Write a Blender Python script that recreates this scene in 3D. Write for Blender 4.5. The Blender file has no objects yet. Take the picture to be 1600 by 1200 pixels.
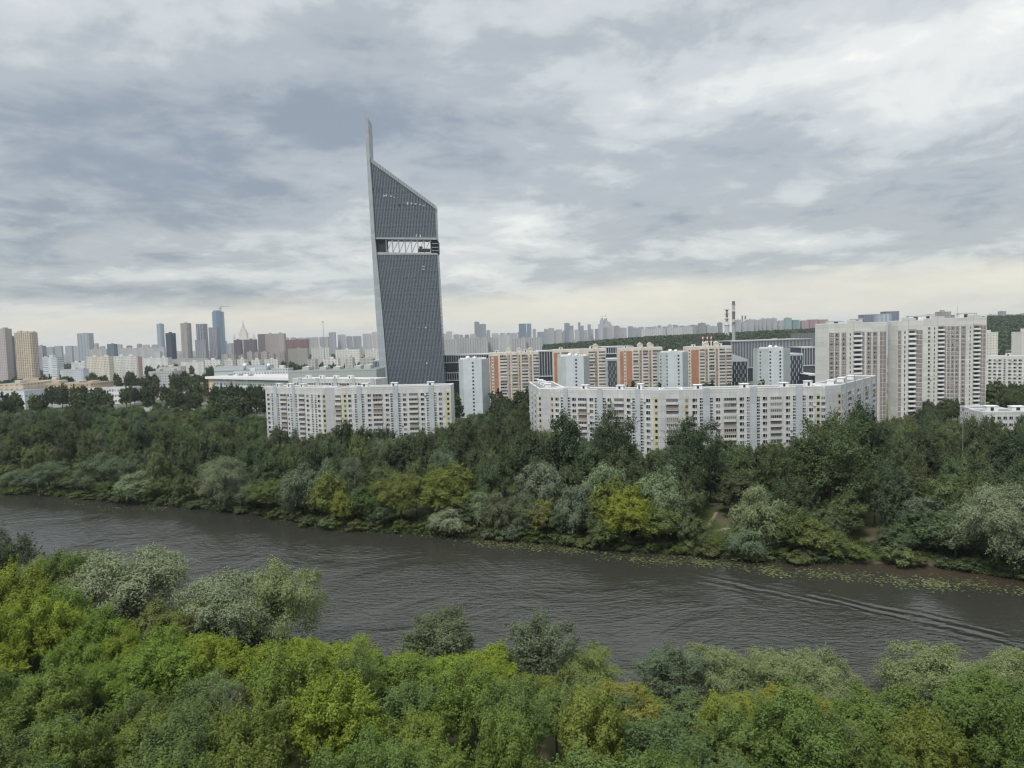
import bpy, math, random
import numpy as np
from mathutils import Vector, Matrix
random.seed(7)
R = math.radians
scene = bpy.context.scene
COL = scene.collection

# ------------------------------------------------------------------ camera model (photo pixels 1600x1200)
CAMZ, FPX, PITCH, ROLL = 65.0, 1110.0, R(3.6), R(1.53)
_F = Vector((0, math.cos(PITCH), -math.sin(PITCH)))
_R0 = Vector((1, 0, 0)); _U0 = Vector((0, math.sin(PITCH), math.cos(PITCH)))
_R = _R0 * math.cos(ROLL) - _U0 * math.sin(ROLL)
_U = _R0 * math.sin(ROLL) + _U0 * math.cos(ROLL)

def ray(px, py):
    return _F + _R * ((px - 800) / FPX) + _U * ((600 - py) / FPX)
def at(px, py, Y):
    r = ray(px, py); t = Y / r.y
    return Vector((r.x * t, Y, CAMZ + r.z * t))
def gnd(px, py, z=0.0):
    r = ray(px, py); t = (z - CAMZ) / r.z
    return Vector((r.x * t, r.y * t, z))
def proj(p):
    d = Vector(p) - Vector((0, 0, CAMZ)); k = d.dot(_F)
    return 800 + FPX * d.dot(_R) / k, 600 - FPX * d.dot(_U) / k
def lerp(pts, x):
    if x <= pts[0][0]: a, b = pts[0], pts[1]
    elif x >= pts[-1][0]: a, b = pts[-2], pts[-1]
    else:
        for a, b in zip(pts, pts[1:]):
            if a[0] <= x <= b[0]: break
    return a[1] + (b[1] - a[1]) * (x - a[0]) / (b[0] - a[0])
def clampi(pts, x):
    return lerp(pts, min(max(x, pts[0][0]), pts[-1][0]))
def sstep(a, b, x):
    t = min(max((x - a) / (b - a), 0), 1); return t * t * (3 - 2 * t)

# ------------------------------------------------------------------ materials
class NT:
    def __init__(s, tree): s.t = tree
    def n(s, typ, **kw):
        nd = s.t.nodes.new(typ)
        for k, v in kw.items(): setattr(nd, k, v)
        return nd
    def put(s, sock, v):
        if hasattr(v, 'is_output'): s.t.links.new(v, sock)
        elif isinstance(v, (tuple, list)) and len(v) == 3 and sock.type == 'RGBA': sock.default_value = (*v, 1)
        else: sock.default_value = v
    def m(s, op, a, b=None, c=None, clamp=False):
        nd = s.n('ShaderNodeMath', operation=op, use_clamp=clamp); s.put(nd.inputs[0], a)
        if b is not None: s.put(nd.inputs[1], b)
        if c is not None: s.put(nd.inputs[2], c)
        return nd.outputs[0]
    def v(s, op, a, b=None):
        nd = s.n('ShaderNodeVectorMath', operation=op); s.put(nd.inputs[0], a)
        if b is not None: s.put(nd.inputs[1], b)
        return nd.outputs['Value'] if op in ('DOT_PRODUCT', 'LENGTH', 'DISTANCE') else nd.outputs[0]
    def mix(s, f, a, b, typ='MIX'):
        nd = s.n('ShaderNodeMix', data_type='RGBA', blend_type=typ)
        s.put(nd.inputs['Factor'], f); s.put(nd.inputs[6], a); s.put(nd.inputs[7], b)
        return nd.outputs[2]
    def noise(s, vec, scale, detail=4, rough=0.5, dist=0.0):
        nd = s.n('ShaderNodeTexNoise'); s.put(nd.inputs['Vector'], vec)
        nd.inputs['Scale'].default_value = scale; nd.inputs['Detail'].default_value = detail
        nd.inputs['Roughness'].default_value = rough; nd.inputs['Distortion'].default_value = dist
        return nd.outputs['Fac']
    def ramp(s, f, stops, interp='LINEAR'):
        nd = s.n('ShaderNodeValToRGB'); s.put(nd.inputs[0], f); cr = nd.color_ramp; cr.interpolation = interp
        while len(cr.elements) < len(stops): cr.elements.new(0.5)
        for e, (p, c) in zip(cr.elements, stops):
            e.position = p; e.color = (*c, 1) if len(c) == 3 else c
        return nd.outputs[0]
    def sm(s, x, a, b):
        nd = s.n('ShaderNodeMapRange', interpolation_type='SMOOTHSTEP'); s.put(nd.inputs[0], x)
        nd.inputs[1].default_value = a; nd.inputs[2].default_value = b
        return nd.outputs[0]

def newmat(name):
    m = bpy.data.materials.new(name); m.use_nodes = True
    m.node_tree.nodes.clear()
    nt = NT(m.node_tree); out = nt.n('ShaderNodeOutputMaterial')
    return m, nt, out
_mats = {}
def simple(name, col, rough=0.7, dirt=0.18, scale=0.15, metal=0.0, joint=None, jd=0.75, streak=0.0):
    """opaque wall / roof material: colour, mottling, optional panel joints every (w,h) metres in UV space"""
    if name in _mats: return _mats[name]
    m, nt, out = newmat(name)
    b = nt.n('ShaderNodeBsdfPrincipled'); nt.t.links.new(b.outputs[0], out.inputs[0])
    tc = nt.n('ShaderNodeTexCoord')
    n1 = nt.noise(tc.outputs['Object'], scale, 5, 0.6)
    f = nt.m('MULTIPLY_ADD', n1, 2 * dirt, 1 - dirt)
    if streak:
        mp = nt.n('ShaderNodeMapping'); mp.inputs['Scale'].default_value = (1.2, 0.06, 1)
        nt.t.links.new(tc.outputs['UV'], mp.inputs[0])
        f = nt.m('MULTIPLY', f, nt.m('MULTIPLY_ADD', nt.noise(mp.outputs[0], 1.0, 3), 2 * streak, 1 - streak))
    if joint:
        sx = nt.n('ShaderNodeSeparateXYZ'); nt.t.links.new(tc.outputs['UV'], sx.inputs[0])
        jx = nt.m('LESS_THAN', nt.m('FRACT', nt.m('DIVIDE', sx.outputs[0], joint[0])), 0.09 / joint[0])
        jy = nt.m('LESS_THAN', nt.m('FRACT', nt.m('DIVIDE', sx.outputs[1], joint[1])), 0.10 / joint[1])
        j = nt.m('MAXIMUM', jx, jy)
        f = nt.m('MULTIPLY', f, nt.m('MULTIPLY_ADD', j, jd - 1, 1.0))
        cell = nt.n('ShaderNodeTexWhiteNoise', noise_dimensions='2D')
        cb = nt.n('ShaderNodeCombineXYZ')
        nt.put(cb.inputs[0], nt.m('FLOOR', nt.m('DIVIDE', sx.outputs[0], joint[0])))
        nt.put(cb.inputs[1], nt.m('FLOOR', nt.m('DIVIDE', sx.outputs[1], joint[1])))
        nt.t.links.new(cb.outputs[0], cell.inputs[0])
        f = nt.m('MULTIPLY', f, nt.m('MULTIPLY_ADD', cell.outputs[0], 0.12, 0.94))
    c = nt.mix(1.0, col, f, 'MULTIPLY')
    nt.put(b.inputs['Base Color'], c); b.inputs['Roughness'].default_value = rough; b.inputs['Metallic'].default_value = metal
    b.inputs['Specular IOR Level'].default_value = 0.3
    _mats[name] = m
    return m
def glassmat(name, dark=(0.02, 0.025, 0.032), pale=(0.22, 0.23, 0.23), share=0.2, rough=0.12):
    if name in _mats: return _mats[name]
    m, nt, out = newmat(name)
    b = nt.n('ShaderNodeBsdfPrincipled'); nt.t.links.new(b.outputs[0], out.inputs[0])
    oi = nt.n('ShaderNodeObjectInfo'); ge = nt.n('ShaderNodeNewGeometry')
    r = nt.m('FRACT', nt.m('ADD', oi.outputs['Random'], ge.outputs['Random Per Island']))
    k = nt.m('MULTIPLY', nt.sm(r, 1 - share - 0.2, 1.0), 1.0)
    nt.put(b.inputs['Base Color'], nt.mix(k, dark, pale)); b.inputs['Roughness'].default_value = rough
    b.inputs['Specular IOR Level'].default_value = 0.5
    _mats[name] = m
    return m
def gridmat(name, wall, glass, wx=3.0, fh=3.0, ww=0.5, wh=0.5, band=0.0, dirt=0.12, rough=0.6):
    """facade with a window grid laid out in metres along the wall"""
    if name in _mats: return _mats[name]
    m, nt, out = newmat(name)
    b = nt.n('ShaderNodeBsdfPrincipled'); nt.t.links.new(b.outputs[0], out.inputs[0])
    tc = nt.n('ShaderNodeTexCoord'); ge = nt.n('ShaderNodeNewGeometry')
    sx = nt.n('ShaderNodeSeparateXYZ'); nt.t.links.new(tc.outputs['UV'], sx.inputs[0])
    u = nt.m('DIVIDE', sx.outputs[0], wx); v = nt.m('DIVIDE', sx.outputs[1], fh)
    mx = nt.m('LESS_THAN', nt.m('ABSOLUTE', nt.m('SUBTRACT', nt.m('FRACT', u), 0.5)), ww / 2)
    my = nt.m('LESS_THAN', nt.m('ABSOLUTE', nt.m('SUBTRACT', nt.m('FRACT', v), 0.5)), wh / 2)
    sn = nt.n('ShaderNodeSeparateXYZ'); nt.t.links.new(ge.outputs['True Normal'], sn.inputs[0])
    vert = nt.m('LESS_THAN', nt.m('ABSOLUTE', sn.outputs[2]), 0.5)
    mask = nt.m('MULTIPLY', nt.m('MULTIPLY', mx, my), vert)
    cb = nt.n('ShaderNodeCombineXYZ'); nt.put(cb.inputs[0], nt.m('FLOOR', u)); nt.put(cb.inputs[1], nt.m('FLOOR', v))
    wn = nt.n('ShaderNodeTexWhiteNoise', noise_dimensions='2D'); nt.t.links.new(cb.outputs[0], wn.inputs[0])
    cb2 = nt.n('ShaderNodeCombineXYZ'); nt.put(cb2.inputs[0], nt.m('FLOOR', nt.m('DIVIDE', u, 2.0)))
    wn2 = nt.n('ShaderNodeTexWhiteNoise', noise_dimensions='2D'); nt.t.links.new(cb2.outputs[0], wn2.inputs[0])
    g = nt.mix(nt.m('MULTIPLY', nt.m('POWER', wn.outputs[0], 3.0), 0.6), glass, wall)
    n1 = nt.noise(tc.outputs['Object'], 0.05, 4, 0.6)
    f = nt.m('MULTIPLY_ADD', n1, 2 * dirt, 1 - dirt)
    f = nt.m('MULTIPLY', f, nt.m('MULTIPLY_ADD', wn2.outputs[0], 0.2, 0.88))
    w = nt.mix(1.0, wall, f, 'MULTIPLY')
    nt.put(b.inputs['Base Color'], nt.mix(mask, w, g))
    nt.put(b.inputs['Roughness'], nt.m('MULTIPLY_ADD', mask, -(rough - 0.2), rough))
    b.inputs['Specular IOR Level'].default_value = 0.35
    _mats[name] = m
    return m

# ------------------------------------------------------------------ mesh building
class MB:
    def __init__(s): s.v = []; s.f = []; s.mi = []; s.ms = []
    def mat(s, m):
        if m not in s.ms: s.ms.append(m)
        return s.ms.index(m)
    def face(s, pts, m):
        b = len(s.v); s.v += [tuple(p) for p in pts]; s.f.append(tuple(range(b, b + len(pts)))); s.mi.append(s.mat(m))
    def hexa(s, c, m, top=None):
        """c: 4 bottom corners (ccw from above) + 4 top corners"""
        b = len(s.v); s.v += [tuple(p) for p in c]; k = s.mat(m); kt = s.mat(top) if top else k
        for q in ((3, 2, 1, 0), (4, 5, 6, 7), (0, 1, 5, 4), (1, 2, 6, 5), (2, 3, 7, 6), (3, 0, 4, 7)):
            s.f.append(tuple(b + i for i in q)); s.mi.append(kt if q[0] == 4 else k)
    def box(s, o, u, a0, a1, d0, d1, z0, z1, m, top=None):
        """box in a facade frame: o origin xy, u unit along; d measured outwards (to the right of u)"""
        n = (u[1], -u[0]); lo, hi = min(d0, d1), max(d0, d1)
        P = lambda a, d, z: (o[0] + u[0] * a + n[0] * d, o[1] + u[1] * a + n[1] * d, z)
        s.hexa([P(a0, hi, z0), P(a1, hi, z0), P(a1, lo, z0), P(a0, lo, z0), P(a0, hi, z1), P(a1, hi, z1), P(a1, lo, z1), P(a0, lo, z1)], m, top)
    def prism(s, pts, z0, z1, m, top=None):
        n = len(pts); b = len(s.v); k = s.mat(m); kt = s.mat(top) if top else k
        s.v += [(p[0], p[1], z0) for p in pts] + [(p[0], p[1], z1) for p in pts]
        for i in range(n):
            j = (i + 1) % n; s.f.append((b + i, b + j, b + n + j, b + n + i)); s.mi.append(k)
        s.f.append(tuple(b + n + i for i in range(n))); s.mi.append(kt)
        s.f.append(tuple(b + i for i in reversed(range(n)))); s.mi.append(k)
    def tube(s, pts, rad, m, n=6):
        pts = [Vector(p) for p in pts]; b = len(s.v); k = s.mat(m)
        for i, p in enumerate(pts):
            d = (pts[min(i + 1, len(pts) - 1)] - pts[max(i - 1, 0)]).normalized()
            a = d.cross(Vector((0.3, 1, 0.2))).normalized(); c = d.cross(a)
            for j in range(n):
                t = 2 * math.pi * j / n; s.v.append(tuple(p + (a * math.cos(t) + c * math.sin(t)) * rad[i]))
        for i in range(len(pts) - 1):
            for j in range(n):
                q = (j + 1) % n; s.f.append((b + i * n + j, b + i * n + q, b + (i + 1) * n + q, b + (i + 1) * n + j)); s.mi.append(k)
        s.f.append(tuple(b + j for j in range(n))); s.mi.append(k)
        s.f.append(tuple(b + (len(pts) - 1) * n + j for j in reversed(range(n)))); s.mi.append(k)
    def lathe(s, c, prof, n=16, m=None):
        """prof: list of (r, z, material)"""
        b = len(s.v)
        for r, z, _ in prof:
            for j in range(n):
                t = 2 * math.pi * j / n; s.v.append((c[0] + r * math.cos(t), c[1] + r * math.sin(t), z))
        for i in range(len(prof) - 1):
            k = s.mat(prof[i][2])
            for j in range(n):
                q = (j + 1) % n; s.f.append((b + i * n + j, b + i * n + q, b + (i + 1) * n + q, b + (i + 1) * n + j)); s.mi.append(k)
        s.f.append(tuple(b + (len(prof) - 1) * n + j for j in range(n))); s.mi.append(s.mat(prof[-1][2]))
    def mesh(s, name, off=(0, 0, 0)):
        me = bpy.data.meshes.new(name)
        me.from_pydata([(x - off[0], y - off[1], z - off[2]) for x, y, z in s.v], [], s.f)
        for m in s.ms: me.materials.append(m)
        me.polygons.foreach_set('material_index', s.mi)
        uv = me.uv_layers.new(name='UVMap').data; V = s.v
        data = np.zeros(len(me.loops) * 2); li = 0
        for f in s.f:
            p0, p1, p2 = Vector(V[f[0]]), Vector(V[f[1]]), Vector(V[f[2]])
            nr = (p1 - p0).cross(p2 - p1)
            if nr.length > 1e-9: nr.normalize()
            if abs(nr.z) < 0.6:
                h = math.hypot(nr.x, nr.y) or 1; t = (-nr.y / h, nr.x / h)
                for i in f:
                    data[li] = (V[i][0] - off[0]) * t[0] + (V[i][1] - off[1]) * t[1]; data[li + 1] = V[i][2] - off[2]; li += 2
            else:
                for i in f:
                    data[li] = V[i][0] - off[0]; data[li + 1] = V[i][1] - off[1]; li += 2
        uv.foreach_set('uv', data)
        me.update()
        return me
    def build(s, name, parent=None, off=(0, 0, 0)):
        o = bpy.data.objects.new(name, s.mesh(name, off)); COL.objects.link(o)
        if parent: o.parent = parent
        else: o.location = off
        return o
def tag(o, label, cat, group=None, kind=None):
    if label: o['label'] = label
    if cat: o['category'] = cat
    if group: o['group'] = group
    if kind: o['kind'] = kind
    return o
def empty(name, loc, label, cat, group=None):
    o = bpy.data.objects.new(name, None); COL.objects.link(o); o.location = loc; o.empty_display_size = 1
    return tag(o, label, cat, group)

# ------------------------------------------------------------------ river banks and terrain
FAR = sorted([(p.x, p.y) for p in (gnd(*q) for q in ((0, 771), (130, 779), (260, 791), (400, 804), (520, 828), (700, 838), (850, 850), (960, 860), (1080, 868), (1190, 878), (1330, 882), (1450, 886), (1600, 906)))])
NEAR = sorted([(p.x, p.y) for p in (gnd(*q) for q in ((0, 935), (250, 952), (470, 1012), (640, 1062), (800, 1105), (1000, 1120), (1200, 1118), (1350, 1118), (1600, 1125)))])
def ybank(P, x):
    if x < P[0][0]: return P[0][1] + (x - P[0][0]) * -0.42
    if x > P[-1][0]: return P[-1][1] + (x - P[-1][0]) * -0.30
    return lerp(P, x)
def hill(x, y):
    a = x / max(y, 1.0)
    rise = clampi([(-0.75, 0), (-0.12, 0), (0.0, 14), (0.18, 40), (0.40, 52), (0.55, 60), (0.68, 78), (0.9, 80)], a)
    return rise * sstep(1350, 2300, y)
def zground(x, y):
    yf, yn = ybank(FAR, x), ybank(NEAR, x)
    if y > yf:
        d = y - yf; z = -0.4 + 1.4 * sstep(0, 5, d) + 4.0 * sstep(6, 45, d)
    elif y < yn:
        d = yn - y; z = -0.4 + 1.2 * sstep(0, 5, d) + 2.0 * sstep(5, 40, d)
    else:
        d = min(yf - y, y - yn); z = -0.4 - 2.2 * sstep(0, 14, d)
    return z + hill(x, y)

def make_ground():
    def axis(segs):
        out = []
        for a, b, n in segs: out += list(np.linspace(a, b, n, endpoint=False))
        return out + [segs[-1][1]]
    xs = axis([(-14000, -9000, 4), (-9000, -3000, 10), (-3000, -700, 24), (-700, -420, 24), (-420, 320, 210), (320, 700, 26), (700, 3000, 30), (3000, 9000, 14), (9000, 14000, 4)])
    ys = axis([(-600, 40, 8), (40, 480, 170), (480, 900, 40), (900, 2600, 40), (2600, 9000, 20), (9000, 15000, 6)])
    nx, ny = len(xs), len(ys)
    rng = np.random.default_rng(3)
    v = []
    for y in ys:
        for x in xs: v.append((x, y, zground(x, y)))
    f = [(j * nx + i, j * nx + i + 1, (j + 1) * nx + i + 1, (j + 1) * nx + i) for j in range(ny - 1) for i in range(nx - 1)]
    me = bpy.data.meshes.new('ground'); me.from_pydata(v, [], f)
    me.polygons.foreach_set('use_smooth', [True] * len(f))
    m, nt, out = newmat('ground_soil_grass')
    b = nt.n('ShaderNodeBsdfPrincipled'); nt.t.links.new(b.outputs[0], out.inputs[0])
    tc = nt.n('ShaderNodeTexCoord'); P = tc.outputs['Object']
    sx = nt.n('ShaderNodeSeparateXYZ'); nt.t.links.new(P, sx.inputs[0])
    grass = nt.mix(nt.noise(P, 0.25, 6, 0.65), (0.03, 0.045, 0.018), (0.075, 0.09, 0.035))
    dry = nt.mix(nt.sm(nt.noise(P, 0.06, 4), 0.5, 0.7), grass, (0.10, 0.09, 0.055))
    mud = nt.mix(nt.noise(P, 0.8, 5), (0.045, 0.036, 0.025), (0.105, 0.085, 0.06))
    k = nt.sm(nt.m('ADD', sx.outputs[2], nt.m('MULTIPLY', nt.noise(P, 0.2, 4), 1.0)), 0.9, 1.6)
    near = nt.mix(k, mud, dry)
    city = nt.mix(nt.sm(nt.noise(P, 0.012, 6, 0.6), 0.42, 0.6), (0.06, 0.075, 0.045), (0.20, 0.195, 0.18))
    kc = nt.sm(sx.outputs[1], 520, 680)
    nt.put(b.inputs['Base Color'], nt.mix(kc, near, city)); b.inputs['Roughness'].default_value = 0.95
    b.inputs['Specular IOR Level'].default_value = 0.1
    me.materials.append(m)
    o = bpy.data.objects.new('ground', me); COL.objects.link(o); o['kind'] = 'structure'
make_ground()

def make_river():
    xs = np.concatenate([np.linspace(-2600, -420, 12), np.linspace(-400, 340, 150), np.linspace(360, 2600, 12)])
    N = 60; v = []; f = []
    for x in xs:
        a, b = ybank(NEAR, x) - 8, ybank(FAR, x) + 8
        for j in range(N + 1): v.append((x, a + (b - a) * j / N, 0.0))
    for i in range(len(xs) - 1):
        for j in range(N):
            q = i * (N + 1) + j; f.append((q, q + N + 1, q + N + 2, q + 1))
    me = bpy.data.meshes.new('river'); me.from_pydata(v, [], f)
    m, nt, out = newmat('river_water')
    b = nt.n('ShaderNodeBsdfPrincipled'); nt.t.links.new(b.outputs[0], out.inputs[0])
    tc = nt.n('ShaderNodeTexCoord'); P = tc.outputs['Object']
    # wind ripples: elongated across the wind, patchy in strength
    def rip(rot, sc, stretch, detail, dist):
        mp = nt.n('ShaderNodeMapping'); mp.inputs['Rotation'].default_value = (0, 0, R(rot)); mp.inputs['Scale'].default_value = (stretch, 1, 1)
        nt.t.links.new(P, mp.inputs[0]); return nt.noise(mp.outputs[0], sc, detail, 0.55, dist)
    h1 = rip(20, 0.85, 0.40, 2, 0.5); h2 = rip(2, 2.0, 0.45, 2, 0.4); h3 = rip(30, 0.12, 0.5, 2, 0.8)
    gust = nt.sm(nt.noise(P, 0.022, 5, 0.6, 0.8), 0.38, 0.62)
    h = nt.m('ADD', nt.m('MULTIPLY', h1, 0.62), nt.m('ADD', nt.m('MULTIPLY', h2, 0.22), nt.m('MULTIPLY', h3, 0.5)))
    # calm lee water along the far bank
    sx = nt.n('ShaderNodeSeparateXYZ'); nt.t.links.new(P, sx.inputs[0])
    A, B = Vector(FAR[2]), Vector(FAR[-2]); t = (B - A).normalized()
    dist_far = nt.v('DOT_PRODUCT', nt.v('SUBTRACT', P, (A.x, A.y, 0)), (t.y, -t.x, 0))
    calm = nt.sm(nt.m('ADD', dist_far, nt.m('MULTIPLY', nt.noise(P, 0.04, 4), 30)), 22, 62)
    amp = nt.m('MULTIPLY', nt.m('MULTIPLY_ADD', gust, 0.95, 0.35), nt.m('MULTIPLY_ADD', calm, 0.86, 0.14))
    h = nt.m('MULTIPLY', h, amp)
    # wake of a boat that has passed: long low swells spreading from the mid river to the frame edge
    def wake(p, q, waves, width, amt):
        p, q = gnd(*p), gnd(*q); d = (q - p).to_2d(); L = d.length; d.normalize()
        al = nt.v('DOT_PRODUCT', nt.v('SUBTRACT', P, (p.x, p.y, 0)), (d.x, d.y, 0))
        ac = nt.v('DOT_PRODUCT', nt.v('SUBTRACT', P, (p.x, p.y, 0)), (-d.y, d.x, 0))
        ac = nt.m('ADD', ac, nt.m('MULTIPLY', nt.m('SUBTRACT', nt.noise(P, 0.07, 3), 0.5), 5.0))
        env = nt.m('EXPONENT', nt.m('MULTIPLY', nt.m('POWER', nt.m('DIVIDE', ac, width), 2.0), -1.0))
        fade = nt.m('MULTIPLY', nt.sm(al, -12, 14), nt.m('SUBTRACT', 1.0, nt.sm(al, L - 2, L + 20)))
        s = nt.m('SINE', nt.m('MULTIPLY', ac, 6.283 / waves))
        return nt.m('MULTIPLY', nt.m('MULTIPLY', nt.m('MULTIPLY', nt.m('MULTIPLY', s, nt.sm(nt.noise(P, 0.12, 3), 0.36, 0.6)), env), fade), amt)
    w = nt.m('ADD', wake((1060, 892), (1310, 948), 3.8, 3.2, 0.30), wake((1300, 938), (1700, 1030), 3.6, 3.6, 0.60))
    h = nt.m('ADD', h, w)
    bp = nt.n('ShaderNodeBump'); bp.inputs['Strength'].default_value = 1.0; bp.inputs['Distance'].default_value = 0.7
    nt.put(bp.inputs['Height'], h); nt.put(b.inputs['Normal'], bp.outputs[0])
    shallow = nt.m('SUBTRACT', 1.0, nt.sm(nt.m('ADD', dist_far, nt.m('MULTIPLY', nt.noise(P, 0.06, 3), 10)), 4, 22))
    right = nt.sm(sx.outputs[0], 40, 130)
    nt.put(b.inputs['Base Color'], nt.mix(nt.m('MULTIPLY', shallow, right), (0.029, 0.0285, 0.023), (0.056, 0.040, 0.027)))
    b.inputs['Roughness'].default_value = 0.08; b.inputs['IOR'].default_value = 1.55; b.inputs['Specular IOR Level'].default_value = 0.5
    me.materials.append(m)
    o = bpy.data.objects.new('river', me); COL.objects.link(o); o['kind'] = 'structure'
make_river()

# ------------------------------------------------------------------ facade system
M_WHITE = simple('panel_white', (0.53, 0.535, 0.525), joint=(3.2, 2.8), jd=0.6, streak=0.2, dirt=0.24)
M_GREYP = simple('panel_lilac_grey', (0.43, 0.455, 0.48), joint=(40, 5.6), streak=0.08)
M_BLANK = simple('panel_blank_grey', (0.46, 0.465, 0.475), joint=(6.4, 2.8), streak=0.08)
M_YELLOW = simple('panel_yellow', (0.49, 0.475, 0.33), joint=(3.2, 2.8))
M_BEIGE = simple('panel_beige', (0.58, 0.555, 0.48), joint=(3.4, 2.8), jd=0.62, streak=0.10)
M_PALE = simple('panel_pale', (0.58, 0.575, 0.55), joint=(30, 2.8), jd=0.7, streak=0.08)
M_BROWN = simple('panel_brown', (0.15, 0.115, 0.105), dirt=0.1)
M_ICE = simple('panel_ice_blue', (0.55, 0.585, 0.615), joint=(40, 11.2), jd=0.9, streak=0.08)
M_ICE_SHADE = simple('panel_ice_flank_shade', (0.41, 0.445, 0.455), joint=(40, 11.2), jd=0.9, streak=0.08)
M_ORANGE = simple('brick_orange', (0.38, 0.195, 0.125), joint=(3.0, 2.8), jd=0.85)
M_CREAM = simple('panel_cream', (0.62, 0.56, 0.48), joint=(3.0, 2.8), jd=0.8)
M_TAUPE = simple('panel_taupe', (0.34, 0.25, 0.21), joint=(3.0, 2.8))
M_ROOF = simple('roof_felt', (0.17, 0.175, 0.17), rough=0.95, dirt=0.3)
M_ROOFL = simple('roof_pale', (0.42, 0.42, 0.40), rough=0.9, dirt=0.25)
M_TRIM = simple('trim_white', (0.74, 0.75, 0.75), dirt=0.08)
M_FRAME = simple('frame_white', (0.72, 0.73, 0.73), dirt=0.05)
M_DARK = simple('dark_opening', (0.035, 0.036, 0.04), dirt=0.3)
M_LOGGIA_SHADE = simple('loggia_recess_shade', (0.16, 0.155, 0.15), dirt=0.4, scale=0.4)
M_LOGGIA2 = simple('loggia_timber', (0.33, 0.27, 0.21), dirt=0.3)
M_METAL = simple('grey_metal', (0.35, 0.36, 0.37), rough=0.45, metal=0.6)
M_GLASS = glassmat('window_glass')

_winmesh = {}
def window_mesh(style, w, h):
    key = (style, round(w, 1), round(h, 1))
    if key in _winmesh: return _winmesh[key]
    mb = window_geo(MB(), (0, 0), (1, 0), 0, 0, style, w, h)
    _winmesh[key] = mb.mesh('window'); return _winmesh[key]
def window_geo(mb, o, u, s, z, style, w, h, d=0.0):
    """window centred at s, sill height z, proud of the wall plane by a few cm"""
    a0, a1 = s - w / 2, s + w / 2
    if style == 'brown':
        mb.box(o, u, a0 - 0.42, a1 + 0.42, d, d + 0.06, z - 0.5, z + h + 0.42, M_BROWN)
        fr = M_FRAME; t = 0.13
    elif style == 'plain':
        mb.box(o, u, a0, a1, d, d + 0.06, z, z + h, M_GLASS); return mb
    else: fr = M_FRAME; t = 0.07
    mb.box(o, u, a0 + t, a1 - t, d, d + 0.09, z + t, z + h - t, M_GLASS)
    mb.box(o, u, a0, a1, d, d + 0.13, z, z + t, fr); mb.box(o, u, a0, a1, d, d + 0.13, z + h - t, z + h, fr)
    mb.box(o, u, a0, a0 + t, d, d + 0.128, z + t, z + h - t, fr); mb.box(o, u, a1 - t, a1, d, d + 0.128, z + t, z + h - t, fr)
    if w > 1.0: mb.box(o, u, s + w * 0.12, s + w * 0.12 + 0.09, d, d + 0.12, z + t, z + h - t, fr)
    if style == 'pair': mb.box(o, u, a0 + t, a1 - t, d, d + 0.118, z + h * 0.5 - 0.12, z + h * 0.5 + 0.12, fr)
    return mb
def balcony_geo(mb, o, u, a0, a1, z, fh, kind, deep, wall):
    """floor slab, parapet, side cheeks, glazed or open front"""
    mb.box(o, u, a0, a1, 0, 0.05, z + 0.05, z + fh - 0.35, M_LOGGIA_SHADE)  # dark sheet on the solid wall, its colour standing in for recess shade
    mb.box(o, u, a0, a1, 0.05, deep, z - 0.12, z + 0.06, M_TRIM)
    wall = random.choice([wall, wall, wall, M_BLANK, M_LOGGIA2, M_CREAM]) if kind != 'open' or deep < 1 else wall
    mb.box(o, u, a0, a1, deep - 0.09, deep + 0.02, z + 0.06, z + 1.05, wall)
    for e0, e1 in ((a0, a0 + 0.1), (a1 - 0.1, a1)): mb.box(o, u, e0, e1, 0.05, deep - 0.09, z + 0.06, z + 1.05, wall)
    if kind == 'glazed':
        mb.box(o, u, a0, a1, deep - 0.13, deep - 0.05, z + 1.05, z + fh - 0.42, M_GLASS)
        n = max(2, int((a1 - a0) / 0.8))
        for i in range(n + 1):
            x = a0 + (a1 - a0 - 0.08) * i / n; mb.box(o, u, x, x + 0.08, deep - 0.05, deep + 0.01, z + 1.05, z + fh - 0.42, M_FRAME)
        mb.box(o, u, a0, a1, deep - 0.14, deep + 0.02, z + fh - 0.42, z + fh - 0.3, M_FRAME)
    elif kind == 'half':
        mid = a0 + (a1 - a0) * 0.5
        mb.box(o, u, a0, mid, deep - 0.13, deep - 0.05, z + 1.05, z + fh - 0.42, M_GLASS)
        for x in (a0, (a0 + mid) / 2, mid - 0.08): mb.box(o, u, x, x + 0.08, deep - 0.05, deep + 0.01, z + 1.05, z + fh - 0.42, M_FRAME)
    return mb

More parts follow.
